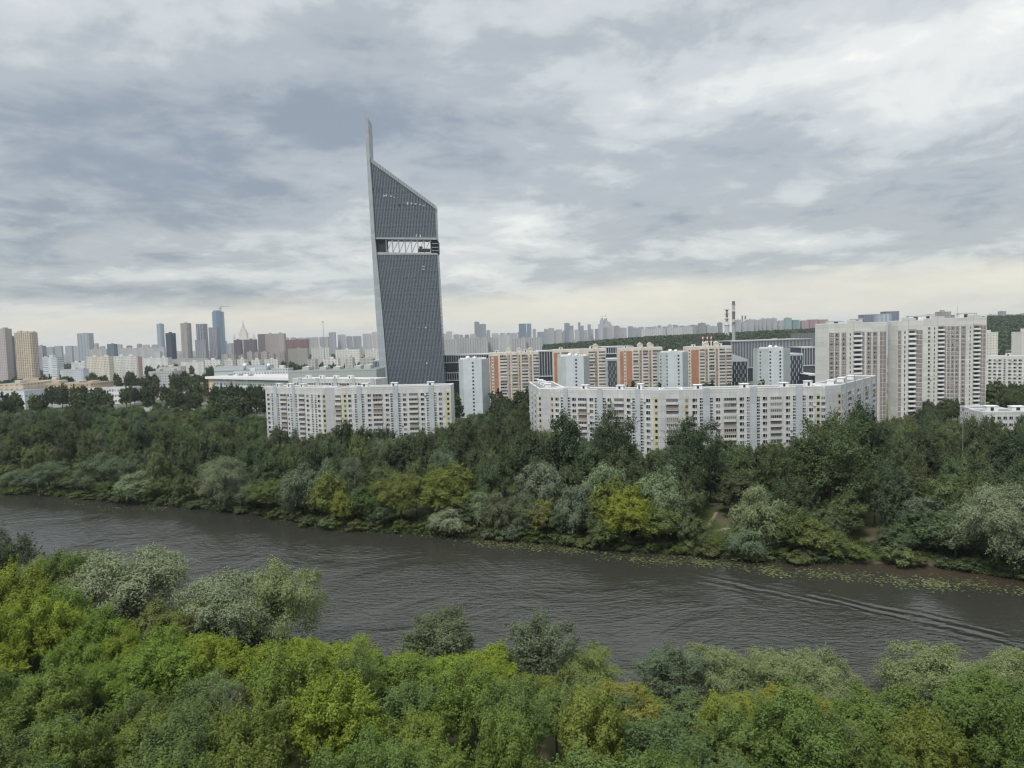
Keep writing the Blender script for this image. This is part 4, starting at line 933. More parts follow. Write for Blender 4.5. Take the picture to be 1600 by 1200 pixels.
def twin_spires():
    D = 4300; m = gridmat('twin_wall', (0.40, 0.40, 0.44), (0.26, 0.27, 0.31), 5, 5, 0.5, 0.6); c = at(946, 520, D); k = D / FPX
    r = empty('spired_tower', (c.x, D, zg(c.x, D)), 'stepped skyline tower with two needle spires', 'tower'); b = tuple(r.location); Z = lambda y: at(945, y, D).z
    mb = MB()
    for x0, x1, y in ((936, 955.5, 506), (938.5, 943.5, 500), (944.5, 949.5, 500), (955, 959, 509), (950, 954, 503)):
        mb.box((at(x0, 510, D).x, D), (1, 0), 0, (x1 - x0) * k, -40, 0, b[2], Z(y), m)
        D += 0.5
    mb.build('wall', r, b)
    for x in (941, 946.6):
        q = at(x, 500, D); mb = MB(); mb.lathe((q.x, D + 10), [(8.5, Z(502), M_METAL), (7, Z(497), M_METAL), (3, Z(495.5), M_METAL), (0.5, Z(491.5), M_METAL)], 8); mb.build('spire', r, b)
twin_spires()
# wide white slabs on the near side of the ridge woods
for i, (a, c, y, D) in enumerate(((692, 716, 531, 1950), (716.5, 742, 529, 2000), (742.5, 762, 528.5, 1990), (762.5, 779, 528, 2010), (800, 822, 529, 2000), (822.5, 846, 528, 2020))):
    block(a, c, y, D, 'white panel slab in the row just above the dark wooded belt behind the cream blocks', (0.56, 0.56, 0.57), (0.33, 0.34, 0.36), 14, group='white slab row above the wooded belt', hous=2, wx=7, wh=1.1, ww=0.4)
for i, (a, c, y, D, col) in enumerate(((1002, 1040, 514, 3000, W1), (1042, 1066, 512, 3000, W1), (1066, 1082, 511, 3050, (0.6, 0.62, 0.64)))):
    block(a, c, y, D, 'long white slab on the crest of the wooded ridge left of the chimneys', col, (0.4, 0.41, 0.43), 14, group='white slabs on the ridge crest', hous=2, wx=9, wh=1.1, ww=0.3)
COLR = [((1228, 1237), 497, (0.36, 0.50, 0.50), 'blue green tower with a rounded top on the ridge, taller of the two', 1), ((1238.5, 1249), 500, (0.24, 0.40, 0.37), 'dark green tower on the ridge next to the blue green one', 0),
        ((1253, 1264, ), 501, (0.50, 0.36, 0.38), 'salmon pink tower block on the ridge, first right of the green towers', 0), ((1265, 1279), 499.5, (0.46, 0.32, 0.35), 'salmon pink tower block on the ridge, widest one', 0), ((1280, 1294), 499.5, (0.48, 0.36, 0.38), 'salmon pink tower block on the ridge, next to the beige tower block', 0)]
for (a, c), y, col, lab, h in COLR: block(a, c, y, 2900, lab, col, tuple(x * 0.6 for x in col), 24, hous=h, wx=5, fh=4, **TW)
for i, (a, c, y) in enumerate(((1151, 1158, 500), (1158.5, 1168, 503), (1168, 1178, 499.5), (1178.5, 1184, 500), (1184.5, 1190, 500.5), (1190.5, 1197, 498), (1197.5, 1205, 498), (1205.5, 1214, 497.5), (1216, 1222, 501.5), (1222, 1227, 501))):
    block(a, c, y, 3000 + 17 * i, 'tall white panel tower on the ridge between the chimneys and the green towers', (0.55, 0.565, 0.575), (0.34, 0.35, 0.38), 20, group='white towers on the ridge right of the chimneys', hous=1, wx=5, fh=4, ww=0.45, wh=1.1, **TW)
for i, (a, c, y, k) in enumerate(((1092, 1103, 505, 0.35), (1104, 1110, 508, 0.5), (1110, 1122, 510, 0.5), (1122.5, 1129, 504.5, 0.32), (1081, 1087, 508, 0.4))):
    block(a, c, y, 3200, 'grey panel block on the ridge left of the chimneys', (k * 1.02, k * 1.05, k * 1.12), (k * .6, k * .62, k * .66), 20, group='grey blocks on the ridge left of the chimneys', hous=1, wx=5, fh=4)
for i, (a, c, y, k) in enumerate(((1546, 1553, 492, 0.4), (1554, 1562, 492.5, 0.42), (1563.5, 1572, 486.5, 0.36), (1573.5, 1584, 491.5, 0.42), (1586, 1596, 492, 0.36), (1597, 1608, 490, 0.4))):
    block(a, c, y, 3300, 'small mauve grey block on the hill crest at the picture edge beyond the tower blocks', (k * 1.08, k, k * 1.08), (k * .6, k * .6, k * .66), 20, group='mauve grey blocks on the hill crest', hous=1, wx=6, fh=4)
# randomly varied far rows (real places too small to tell apart)
rg = random.Random(11)
def far_row(x0, x1, ylo, yhi, Dr, label, group, cols, wr=(6, 15), gap=(0, 4)):
    x = x0
    while x < x1:
        w = rg.uniform(*wr); t = (x - x0) / (x1 - x0); y = ylo[0] + (ylo[1] - ylo[0]) * t - rg.random() ** 2.2 * yhi
        c = rg.choice(cols); kk = rg.uniform(0.85, 1.1); c = tuple(v * kk for v in c); D = rg.uniform(*Dr)
        c = tuple(round(v, 2) for v in c)
        block(x, x + w, y, D, label, c, tuple(round(v * 0.6, 2) for v in c), 18, group=group, hous=1, wx=6, fh=4.5, parts=False, ww=0.5)
        x += w + rg.uniform(*gap)
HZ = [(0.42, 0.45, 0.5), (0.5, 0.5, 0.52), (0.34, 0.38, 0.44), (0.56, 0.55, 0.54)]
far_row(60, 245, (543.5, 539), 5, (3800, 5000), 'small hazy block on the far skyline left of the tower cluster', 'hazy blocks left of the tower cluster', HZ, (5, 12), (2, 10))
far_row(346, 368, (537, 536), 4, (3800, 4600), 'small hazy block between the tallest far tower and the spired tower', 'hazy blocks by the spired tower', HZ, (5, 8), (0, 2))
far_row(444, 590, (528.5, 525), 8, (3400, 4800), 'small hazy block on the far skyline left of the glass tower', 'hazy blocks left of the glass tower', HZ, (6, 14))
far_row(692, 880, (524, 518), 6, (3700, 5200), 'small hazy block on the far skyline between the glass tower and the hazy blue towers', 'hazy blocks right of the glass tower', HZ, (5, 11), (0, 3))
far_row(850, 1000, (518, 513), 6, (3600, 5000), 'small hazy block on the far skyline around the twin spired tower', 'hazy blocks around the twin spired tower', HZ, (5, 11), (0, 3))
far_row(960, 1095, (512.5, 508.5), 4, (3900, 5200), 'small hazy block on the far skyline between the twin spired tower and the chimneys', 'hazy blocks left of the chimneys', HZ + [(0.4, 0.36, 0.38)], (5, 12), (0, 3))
far_row(346, 450, (556, 552), 5, (1900, 2150), 'pinkish cream house block in the low rows under the purple brown slabs', 'cream house rows under the purple brown slabs', [(0.52, 0.48, 0.44), (0.58, 0.57, 0.54), (0.48, 0.45, 0.42), (0.60, 0.60, 0.59)], (5, 10), (1, 9))
far_row(450, 590, (546, 546), 3, (1500, 1900), 'long low pale roof in the flat industrial quarter left of the glass tower', 'low roofs left of the glass tower', [(0.62, 0.61, 0.58), (0.5, 0.48, 0.45), (0.48, 0.44, 0.4)], (16, 40), (2, 12))
far_row(480, 592, (562, 560), 3, (1050, 1300), 'low mixed workshop roof among trees left of the glass tower', 'workshop roofs left of the glass tower', [(0.6, 0.59, 0.56), (0.44, 0.42, 0.4), (0.5, 0.48, 0.45)], (10, 26), (8, 20))
far_row(320, 440, (563, 562), 3, (1350, 1600), 'low white roof among trees behind the domed plant', 'low roofs behind the domed plant', [(0.6, 0.6, 0.58), (0.5, 0.48, 0.46)], (10, 24), (6, 16))

# ------------------------------------------------------------------ trees
def leafmat():
    m, nt, out = newmat('foliage')
    oi = nt.n('ShaderNodeObjectInfo'); ge = nt.n('ShaderNodeNewGeometry'); tc = nt.n('ShaderNodeTexCoord')
    r = ge.outputs['Random Per Island']
    sp = nt.noise(nt.v('ADD', tc.outputs['Object'], oi.outputs['Location']), 0.35, 3, 0.6)
    f = nt.m('ADD', nt.m('MULTIPLY_ADD', r, 0.30, 1.12), nt.m('MULTIPLY', nt.m('SUBTRACT', sp, 0.5), 0.9))
    base = nt.mix(1.0, oi.outputs['Color'], f, 'MULTIPLY')
    hs = nt.n('ShaderNodeHueSaturation'); nt.put(hs.inputs['Color'], base)
    nt.put(hs.inputs['Hue'], nt.m('MULTIPLY_ADD', nt.m('FRACT', nt.m('MULTIPLY', r, 7.3)), 0.014, 0.494)); hs.inputs['Saturation'].default_value = 1.0
    d = nt.n('ShaderNodeBsdfDiffuse'); t = nt.n('ShaderNodeBsdfTranslucent'); g = nt.n('ShaderNodeBsdfGlossy'); g.inputs['Roughness'].default_value = 0.45
    for s in (d, t): nt.put(s.inputs['Color'], hs.outputs[0])
    nt.put(g.inputs['Color'], (0.9, 0.92, 0.95))
    mx = nt.n('ShaderNodeMixShader'); mx.inputs[0].default_value = 0.20; nt.t.links.new(d.outputs[0], mx.inputs[1]); nt.t.links.new(t.outputs[0], mx.inputs[2])
    m2 = nt.n('ShaderNodeMixShader'); m2.inputs[0].default_value = 0.008; nt.t.links.new(mx.outputs[0], m2.inputs[1]); nt.t.links.new(g.outputs[0], m2.inputs[2])
    nt.t.links.new(m2.outputs[0], out.inputs[0])
    return m
M_LEAF = leafmat()
M_BARK = simple('bark', (0.085, 0.07, 0.055), rough=0.95, dirt=0.35, scale=1.2)
M_PALEBARK = simple('bark_pale', (0.17, 0.155, 0.13), rough=0.9, dirt=0.3, scale=1.0)

def unit(a): return a / np.maximum(np.linalg.norm(a, axis=1, keepdims=True), 1e-9)
def leaf_quads(P, Nn, L, W, rng, down=0.0):
    n = len(P); g = rng.normal(size=(n, 3)); g[:, 2] -= down * 2.2
    T = g - Nn * np.sum(g * Nn, axis=1, keepdims=True); T = unit(T)
    if down: T = unit(T + np.array([0, 0, -down]))
    Bq = unit(np.cross(Nn, T))
    s = rng.uniform(0.5, 1.5, size=(n, 1)); l = L * s * 0.5; w = W * s * 0.5
    V = np.stack([P - T * l, P + Bq * w + T * l * 0.15, P + T * l, P - Bq * w + T * l * 0.15], axis=1).reshape(-1, 3)
    return V
def quads_mesh(name, V, mat):
    n = len(V) // 4; me = bpy.data.meshes.new(name)
    me.vertices.add(len(V)); me.vertices.foreach_set('co', V.astype(np.float32).ravel())
    me.loops.add(n * 4); me.loops.foreach_set('vertex_index', np.arange(n * 4, dtype=np.int32))
    me.polygons.add(n); me.polygons.foreach_set('loop_start', np.arange(0, n * 4, 4, dtype=np.int32))
    me.update(calc_edges=True); me.materials.append(mat)
    return me
def sphere_pts(n, rng): return unit(rng.normal(size=(n, 3)))
def make_crown(kind, seed, n, leaf):
    """returns leaf vertices and lobe centres for a tree 1 crown-unit: height 16 m, width 12 m"""
    rng = np.random.default_rng(seed); Ht, Wd = 16.0, 12.0
    c = np.array([0, 0, Ht * 0.60]); rx = Wd / 2; rz = Ht * 0.40
    if kind == 'poplar': rx *= 0.80; c[2] = Ht * 0.56; rz = Ht * 0.43
    if kind == 'willow': c[2] = Ht * 0.55; rz = Ht * 0.43
    if kind == 'shrub': c[2] = Ht * 0.42; rz = Ht * 0.46
    nl = {'maple': 30, 'willow': 24, 'poplar': 32, 'shrub': 18}[kind]
    if leaf > 0.34 and kind in ('maple', 'poplar'): c[2] = Ht * 0.53; rz = Ht * 0.47
    lobes = []
    tries = 0
    while len(lobes) < nl and tries < 4000:
        tries += 1
        d = sphere_pts(1, rng)[0]
        if d[2] < -0.55: continue
        k = rng.uniform(0.45, 0.86)
        if kind == 'poplar' and d[2] > 0.3: k *= rng.uniform(0.85, 1.2)
        p = c + d * np.array([rx, rx, rz]) * k * (1 + 0.14 * math.sin(3 * math.atan2(d[1], d[0]) + seed))
        r = Wd * rng.uniform(0.11, 0.185) * (1.12 if kind == 'willow' else 1.0)
        if all(np.linalg.norm(p - q) > 0.62 * (r + s) for q, s in lobes): lobes.append((p, r))
    V = []; tot = sum(r * r for _, r in lobes)
    for p, r in lobes:
        m = int(n * r * r / tot); out = (p - c) / np.array([rx, rx, rz]); out /= max(np.linalg.norm(out), 1e-6)
        if True:
            ns = max(8, int(12 * (r / 1.8) ** 2)); d = unit(sphere_pts(ns, rng) + out * 0.75 + np.array([0, 0, 0.3 if kind != 'poplar' else 0.5]))
            S = p + d * r * rng.uniform(0.6, 1.05, size=(ns, 1)); per = max(1, m // ns)
            sg = 0.33 if kind == 'willow' else 0.23
            q = rng.normal(size=(ns, per, 3)) * (r * sg)
            if kind == 'poplar': q[:, :, 2] *= 1.5
            if kind == 'willow': q[:, :, 2] = q[:, :, 2] * 1.5 - np.abs(q[:, :, 2]) * 0.9
            dome = np.abs(q[:, :, 2:3]) * 0.5
            P = S[:, None, :] + q; P[:, :, 2:3] += dome - (q[:, :, 0:1] ** 2 + q[:, :, 1:2] ** 2) / (r * 0.9)
            P = P.reshape(-1, 3); rel = unit(np.repeat(d, per, axis=0) * 0.6 + (q.reshape(-1, 3)) / (r * sg) * 0.45 + np.array([0, 0, 0.40]) + rng.normal(size=(len(P), 3)) * (0.18 if kind == 'willow' else 0.22))
            V.append(leaf_quads(P, rel, leaf * 1.6, leaf * 0.6, rng, 0.45) if kind == 'willow' else leaf_quads(P, rel, leaf * 1.2, leaf * 0.85, rng))
    for p, r in lobes:
        for _ in range(5 if kind != 'poplar' else 7):
            out = (p - c) / np.array([rx, rx, rz]); dr = out + rng.normal(size=3) * 0.5 + np.array([0, 0, 0.6 if kind != 'willow' else 0.1]); dr /= np.linalg.norm(dr)
            ln = r * rng.uniform(0.9, 1.7); m = max(12, int(n / 600)); t = rng.random((m, 1)) ** 0.7
            P = p + dr * (0.55 * r + ln * t) + rng.normal(size=(m, 3)) * r * 0.17 * (1.15 - t) - (np.array([0, 0, 1.0]) * ln * t * t * 0.7 if kind == 'willow' else 0)
            V.append(leaf_quads(P, unit(np.repeat(dr[None, :], m, axis=0) * 0.4 + np.array([0, 0, 0.6]) + rng.normal(size=(m, 3)) * 0.4), leaf * 1.2, leaf * (0.8 if kind != 'willow' else 0.55), rng))
    # sparse inner leaves so that light does not run straight through
    ni = n // 9; P = c + sphere_pts(ni, rng) * np.array([rx, rx, rz]) * 0.62 * rng.random((ni, 1)) ** 0.5
    V.append(leaf_quads(P, sphere_pts(ni, rng), leaf * 1.5, leaf * 1.1, rng))
    V = np.concatenate(V)
    V[:, 2] = np.maximum(V[:, 2], 0.25)
    return V, lobes
def trunk_mesh(kind, seed, lobes, mat, thick=1.0):
    rng = random.Random(seed); mb = MB(); Ht = 16.0
    k = 0.55 if kind != 'shrub' else 0.3
    pts = [(0, 0, -0.6), (rng.uniform(-.15, .15), rng.uniform(-.15, .15), Ht * k * 0.4), (rng.uniform(-.4, .4), rng.uniform(-.4, .4), Ht * k)]
    if kind == 'poplar': pts.append((rng.uniform(-.5, .5), rng.uniform(-.5, .5), Ht * 0.9))
    rad = [0.36, 0.27, 0.17, 0.05][:len(pts)]
    mb.tube(pts, [r * thick for r in rad], mat, 7)
    for p, r in lobes:
        t = rng.uniform(0.35, 0.95); a = Vector(pts[1]).lerp(Vector(pts[2]), t) if kind != 'willow' else Vector(pts[1]).lerp(Vector(pts[2]), t * 0.6)
        e = Vector(p); md = a.lerp(e, 0.5) + Vector((0, 0, -0.4 if kind != 'poplar' else -1.0))
        mb.tube([a, md, e], [0.13 * thick, 0.085 * thick, 0.03 * thick], mat, 5)
    return mb.mesh('trunk')
PROTO = {}
def protos(kind, lod, count, n, leaf):
    for i in range(count):
        V, lobes = make_crown(kind, 100 * len(PROTO) + i * 7 + 3, n, leaf)
        PROTO.setdefault((kind, lod), []).append((quads_mesh('crown', V, M_LEAF), trunk_mesh(kind, i, lobes, M_BARK), V))
protos('maple', 'near', 6, 30000, 0.225); protos('willow', 'near', 5, 30000, 0.20); protos('poplar', 'near', 2, 26000, 0.21)
protos('maple', 'far', 5, 14000, 0.345); protos('willow', 'far', 4, 14000, 0.345); protos('poplar', 'far', 6, 14000, 0.345); protos('shrub', 'far', 3, 4500, 0.46)
protos('maple', 'city', 4, 900, 1.25)

def tname(kind, lod): return {'near': 'maple_tree', 'far': 'broadleaf_tree', 'city': 'city_tree'}[lod] if kind == 'maple' else NAMES[kind]
NAMES = {'maple': 'maple_tree', 'willow': 'willow_tree', 'poplar': 'poplar_tree', 'shrub': 'shrub'}
CATS = {'maple': 'tree', 'willow': 'tree', 'poplar': 'tree', 'shrub': 'shrub'}
trng = random.Random(23)
def tree(kind, lod, x, y, h, w, col, label, group=None, name=None, jit=0.12, z=None):
    z = zground(x, y) if z is None else z
    r = empty(name or tname(kind, lod), (x, y, z), label, CATS[kind], group)
    me, tr, _ = trng.choice(PROTO[(kind, lod)])
    r.rotation_euler = (0, 0, trng.uniform(0, 6.283)); s = w / 12.0 / (0.86 if kind == 'poplar' else 1.0); r.scale = (s * trng.uniform(0.93, 1.07), s * trng.uniform(0.93, 1.07), h / 16.0)
    c = bpy.data.objects.new('crown', me); t = bpy.data.objects.new('trunk', tr)
    k = 1 + trng.uniform(-jit, jit); k2 = trng.uniform(-jit, jit) * 0.5
    c.color = (col[0] * k * (1 + k2), col[1] * k, col[2] * k * (1 - k2), 1)
    for o in (c, t): COL.objects.link(o); o.parent = r
    return r
# foliage albedos
BRIGHT = (0.128, 0.166, 0.021); YELLOW = (0.138, 0.166, 0.028); OLIVE = (0.082, 0.118, 0.028); GREEN = (0.074, 0.102, 0.030); SILVER = (0.138, 0.162, 0.092); PALEW = (0.138, 0.165, 0.070)
DARK = (0.052, 0.068, 0.034); MID = (0.070, 0.092, 0.042); DULL = (0.086, 0.102, 0.058); BROWNISH = (0.105, 0.115, 0.036)

placed = []
def spec_tree(kind, lod, px, ytop, D, wpx, col, label, hmul=1.0, base=None, name=None):
    """one particular tree: crown top at a photo pixel, at distance D"""
    p = at(px, ytop, D); g = zground(p.x, p.y) if base is None else base
    h = max(2.0, p.z - g) * 1.03 * hmul; w = wpx * D / FPX * (1.18 if kind == 'willow' else 1.06); w = min(w, h * 1.3)
    placed.append((p.x, p.y, w * 0.42)); return tree(kind, lod, p.x, p.y, h, w, col, label, name=name, jit=0.03, z=g)

# --- near bank: particular trees
NB = [
 ('poplar', 12, 848, 166, 80, DARK, 'dark green poplar at the picture edge, topmost of the near bank crowns'),
 ('willow', 62, 872, 165, 60, PALEW, 'small pale willow between the dark edge poplar and the olive maple by the water'),
 ('maple', 92, 868, 160, 74, OLIVE, 'olive maple by the water next to the small pale willow'),
 ('willow', 140, 862, 164, 84, PALEW, 'tall pale green willow with dark forked trunk, beside the biggest silver willow group'),
 ('willow', 205, 862, 158, 160, SILVER, 'wide silver green willow with billowing crown, left one of the two big silver willows'),
 ('willow', 398, 906, 148, 96, SILVER, 'silvery willow filling the space between the drooping big willow and the tall greener one'),
 ('willow', 342, 903, 147, 150, SILVER, 'wide silver willow with drooping crown, right one of the two big silver willows'),
 ('willow', 437, 884, 147, 96, PALEW, 'tall greener willow with rounded head at the right side of the silver willows'),
 ('willow', 300, 935, 152, 70, PALEW, 'thin grey willow half hidden between the two big silver willows'),
 ('poplar', 686, 962, 136, 92, (0.085, 0.105, 0.055), 'solitary grey green willow-like tree with feathery pointed shoots against open water'),
 ('poplar', 842, 973, 128, 96, (0.090, 0.110, 0.062), 'tall dull green tree with vertical twigs standing against the water in mid bank'),
 ('willow', 916, 1014, 126, 92, (0.125, 0.158, 0.05), 'light olive willow touching the tall dull green tree'),
 ('poplar', 1046, 1017, 118, 84, (0.080, 0.105, 0.060), 'dark green bushy tree with silvery underside before the pale willows'),
 ('willow', 1118, 1018, 121, 96, PALEW, 'pale willow with bare dark forked branches showing below the crown'),
 ('willow', 1205, 1022, 120, 88, PALEW, 'pale willow with rounded top, left half of a joined pair'),
 ('willow', 1275, 1020, 121, 92, PALEW, 'pale willow with bright top tufts, right half of a joined pair'),
 ('willow', 1456, 1013, 122, 128, PALEW, 'feathery pale willow with a tall rounded head standing alone against the water'),
 ('willow', 1588, 1018, 118, 90, PALEW, 'feathery pale willow at the picture edge by the wake'),
 ('maple', 758, 1022, 122, 118, BRIGHT, 'dense bright yellow green maple with a round flat top beside the tall dull green tree'),
 ('maple', 640, 1030, 122, 96, BRIGHT, 'bright green maple below the solitary feathery tree'),
 ('maple', 545, 1008, 126, 116, BRIGHT, 'bright yellow green maple with lumpy crown on the open water side'),
 ('maple', 478, 1006, 130, 96, BRIGHT, 'bright green maple just in front of the tall greener willow'),
 ('maple', 22, 898, 140, 104, (0.12, 0.15, 0.022), 'large fresh green maple at the picture edge below the dark poplar'),
 ('maple', 245, 957, 135, 92, BROWNISH, 'brownish tinted maple in front of the left big silver willow'),
 ('maple', 310, 945, 143, 60, BROWNISH, 'small russet tinted maple between the two big silver willows'),
 ('maple', 968, 1082, 104, 112, (0.155, 0.155, 0.035), 'yellowish feathery maple with thin stems showing, below the light olive willow'),
 ('maple', 1138, 1098, 97, 92, YELLOW, 'bright yellow maple leaning below the pale forked willow'),
 ('maple', 1238, 1085, 102, 116, (0.145, 0.150, 0.028), 'yellow green round maple in front of the joined willow pair'),
 ('maple', 1382, 1092, 100, 132, OLIVE, 'olive maple with flat layered boughs, before the gap of open water'),
 ('maple', 1300, 1140, 90, 110, (0.095, 0.105, 0.055), 'grey green maple with dusty leaves below the yellow green round one'),
 ('maple', 1540, 1062, 104, 124, OLIVE, 'olive green maple below the feathery willow at the wake side'),
]
for k, px, yt, D, w, c, lab in NB: spec_tree(k, 'near', px, yt, D, w, c, lab)
# bare trees
def bare_tree(px, ytop, D, label, seed):
    p = at(px, ytop, D); g = zground(p.x, p.y); H = p.z - g; rn = random.Random(seed); r = empty('bare_tree', (p.x, p.y, g), label, 'tree')
    mb = MB(); mb.tube([(0, 0, 0), (0.2, 0, H * 0.35), (0.1, 0.1, H * 0.6)], [0.16, 0.12, 0.08], M_PALEBARK, 6); mb.build('trunk', r)
    mb = MB()
    def grow(a, d, ln, rad, k):
        b = a + d * ln; m = a.lerp(b, 0.5) + Vector((rn.uniform(-.12, .12), rn.uniform(-.12, .12), 0)) * ln; mb.tube([a, m, b], [rad, rad * 0.8, rad * 0.55], M_PALEBARK, 4)
        if k:
            for _ in range(3 if k > 1 else 2): grow(a.lerp(b, rn.uniform(0.55, 1.0)), (d + Vector((rn.uniform(-.55, .55), rn.uniform(-.55, .55), rn.uniform(0, .45)))).normalized(), ln * rn.uniform(0.55, 0.8), rad * 0.55, k - 1)
    for i in range(7):
        a = 6.283 * i / 7; grow(Vector((0.1, 0.05, H * rn.uniform(0.35, 0.6))), Vector((math.cos(a) * 0.42, math.sin(a) * 0.42, 1)).normalized(), H * rn.uniform(0.2, 0.28), 0.05, 3)
    mb.build('branch', r); placed.append((p.x, p.y, 2.0))
bare_tree(345, 1068, 97, 'bare tree with pale leafless branches rising among the green maples', 5)
bare_tree(388, 1080, 99, 'thinner bare tree with pale twigs beside the dark gap in the canopy', 9)
# --- near bank: the closed maple wood
SKY_NEAR = [(-200, 900), (0, 900), (60, 905), (100, 895), (140, 940), (210, 965), (280, 985), (330, 990), (400, 1005), (480, 1005), (560, 1008), (640, 1022), (700, 1030), (800, 1030), (850, 1060), (960, 1075), (1010, 1075), (1080, 1090), (1160, 1095), (1250, 1085), (1330, 1100), (1400, 1095), (1480, 1090), (1560, 1060), (1800, 1060)]
GAPS = [(352, 1160, 32), (1120, 1120, 20), (700, 1075, 12)]
cand = []
for k in range(9000):
    y = trng.uniform(62, 150); x = trng.uniform(-0.80, 0.80) * y
    if y > ybank(NEAR, x) - 2: continue
    if any((x - a) ** 2 + (y - b) ** 2 < (2.2 + c * 0.62) ** 2 for a, b, c in placed): continue
    if any((x - a) ** 2 + (y - b) ** 2 < 7.6 ** 2 for a, b in cand): continue
    cand.append((x, y))
nn = 0
for x, y in cand:
    px, _ = proj((x, y, 15)); lim = lerp(SKY_NEAR, px) + trng.uniform(4, 20); g = zground(x, y)
    h = trng.uniform(9.5, 17.0)
    while h > 4 and proj((x, y, g + h))[1] < lim: h -= 0.5
    if h <= 4.5: continue
    pp = proj((x, y, g + h * 0.8))
    if any(math.hypot(pp[0] - a, (pp[1] - b)) < c for a, b, c in GAPS): continue
    w = trng.uniform(8.0, 11.5)
    if px < 420: c = trng.choice([OLIVE, (0.106, 0.138, 0.028), (0.098, 0.128, 0.028), GREEN] if pp[1] > 1060 else [BRIGHT, (0.105, 0.150, 0.024)])
    elif px < 820: c = trng.choice([BRIGHT, (0.118, 0.156, 0.022), (0.108, 0.146, 0.028)] if pp[1] < 1110 else [(0.108, 0.143, 0.028), OLIVE, (0.10, 0.136, 0.03)])
    else: c = trng.choice([(0.095, 0.130, 0.034), OLIVE, (0.082, 0.112, 0.044), (0.118, 0.142, 0.03)])
    nn += 1
    grp, lab = (('olive maples of the near wood', 'olive green maple in the near bank wood at lower left, below the silver willows') if px < 420 else
                ('bright maples of the near wood', 'fresh green maple in the near bank wood at the lower middle') if px < 820 else
                ('mixed maples of the near wood', 'dull green maple in the near bank wood at lower right, below the pale willows'))
    q = trng.random()
    if q < 0.10: tree('poplar', 'near', x, y, h, w * 0.85, (c[0] * 0.85, c[1] * 0.9, c[2] * 1.4), lab.replace('maple', 'upright tree'), grp + ', upright ones', name='broadleaf_tree')
    else: tree('maple', 'near', x, y, h, w, c, lab, grp, jit=0.10)
print('near maples', nn)

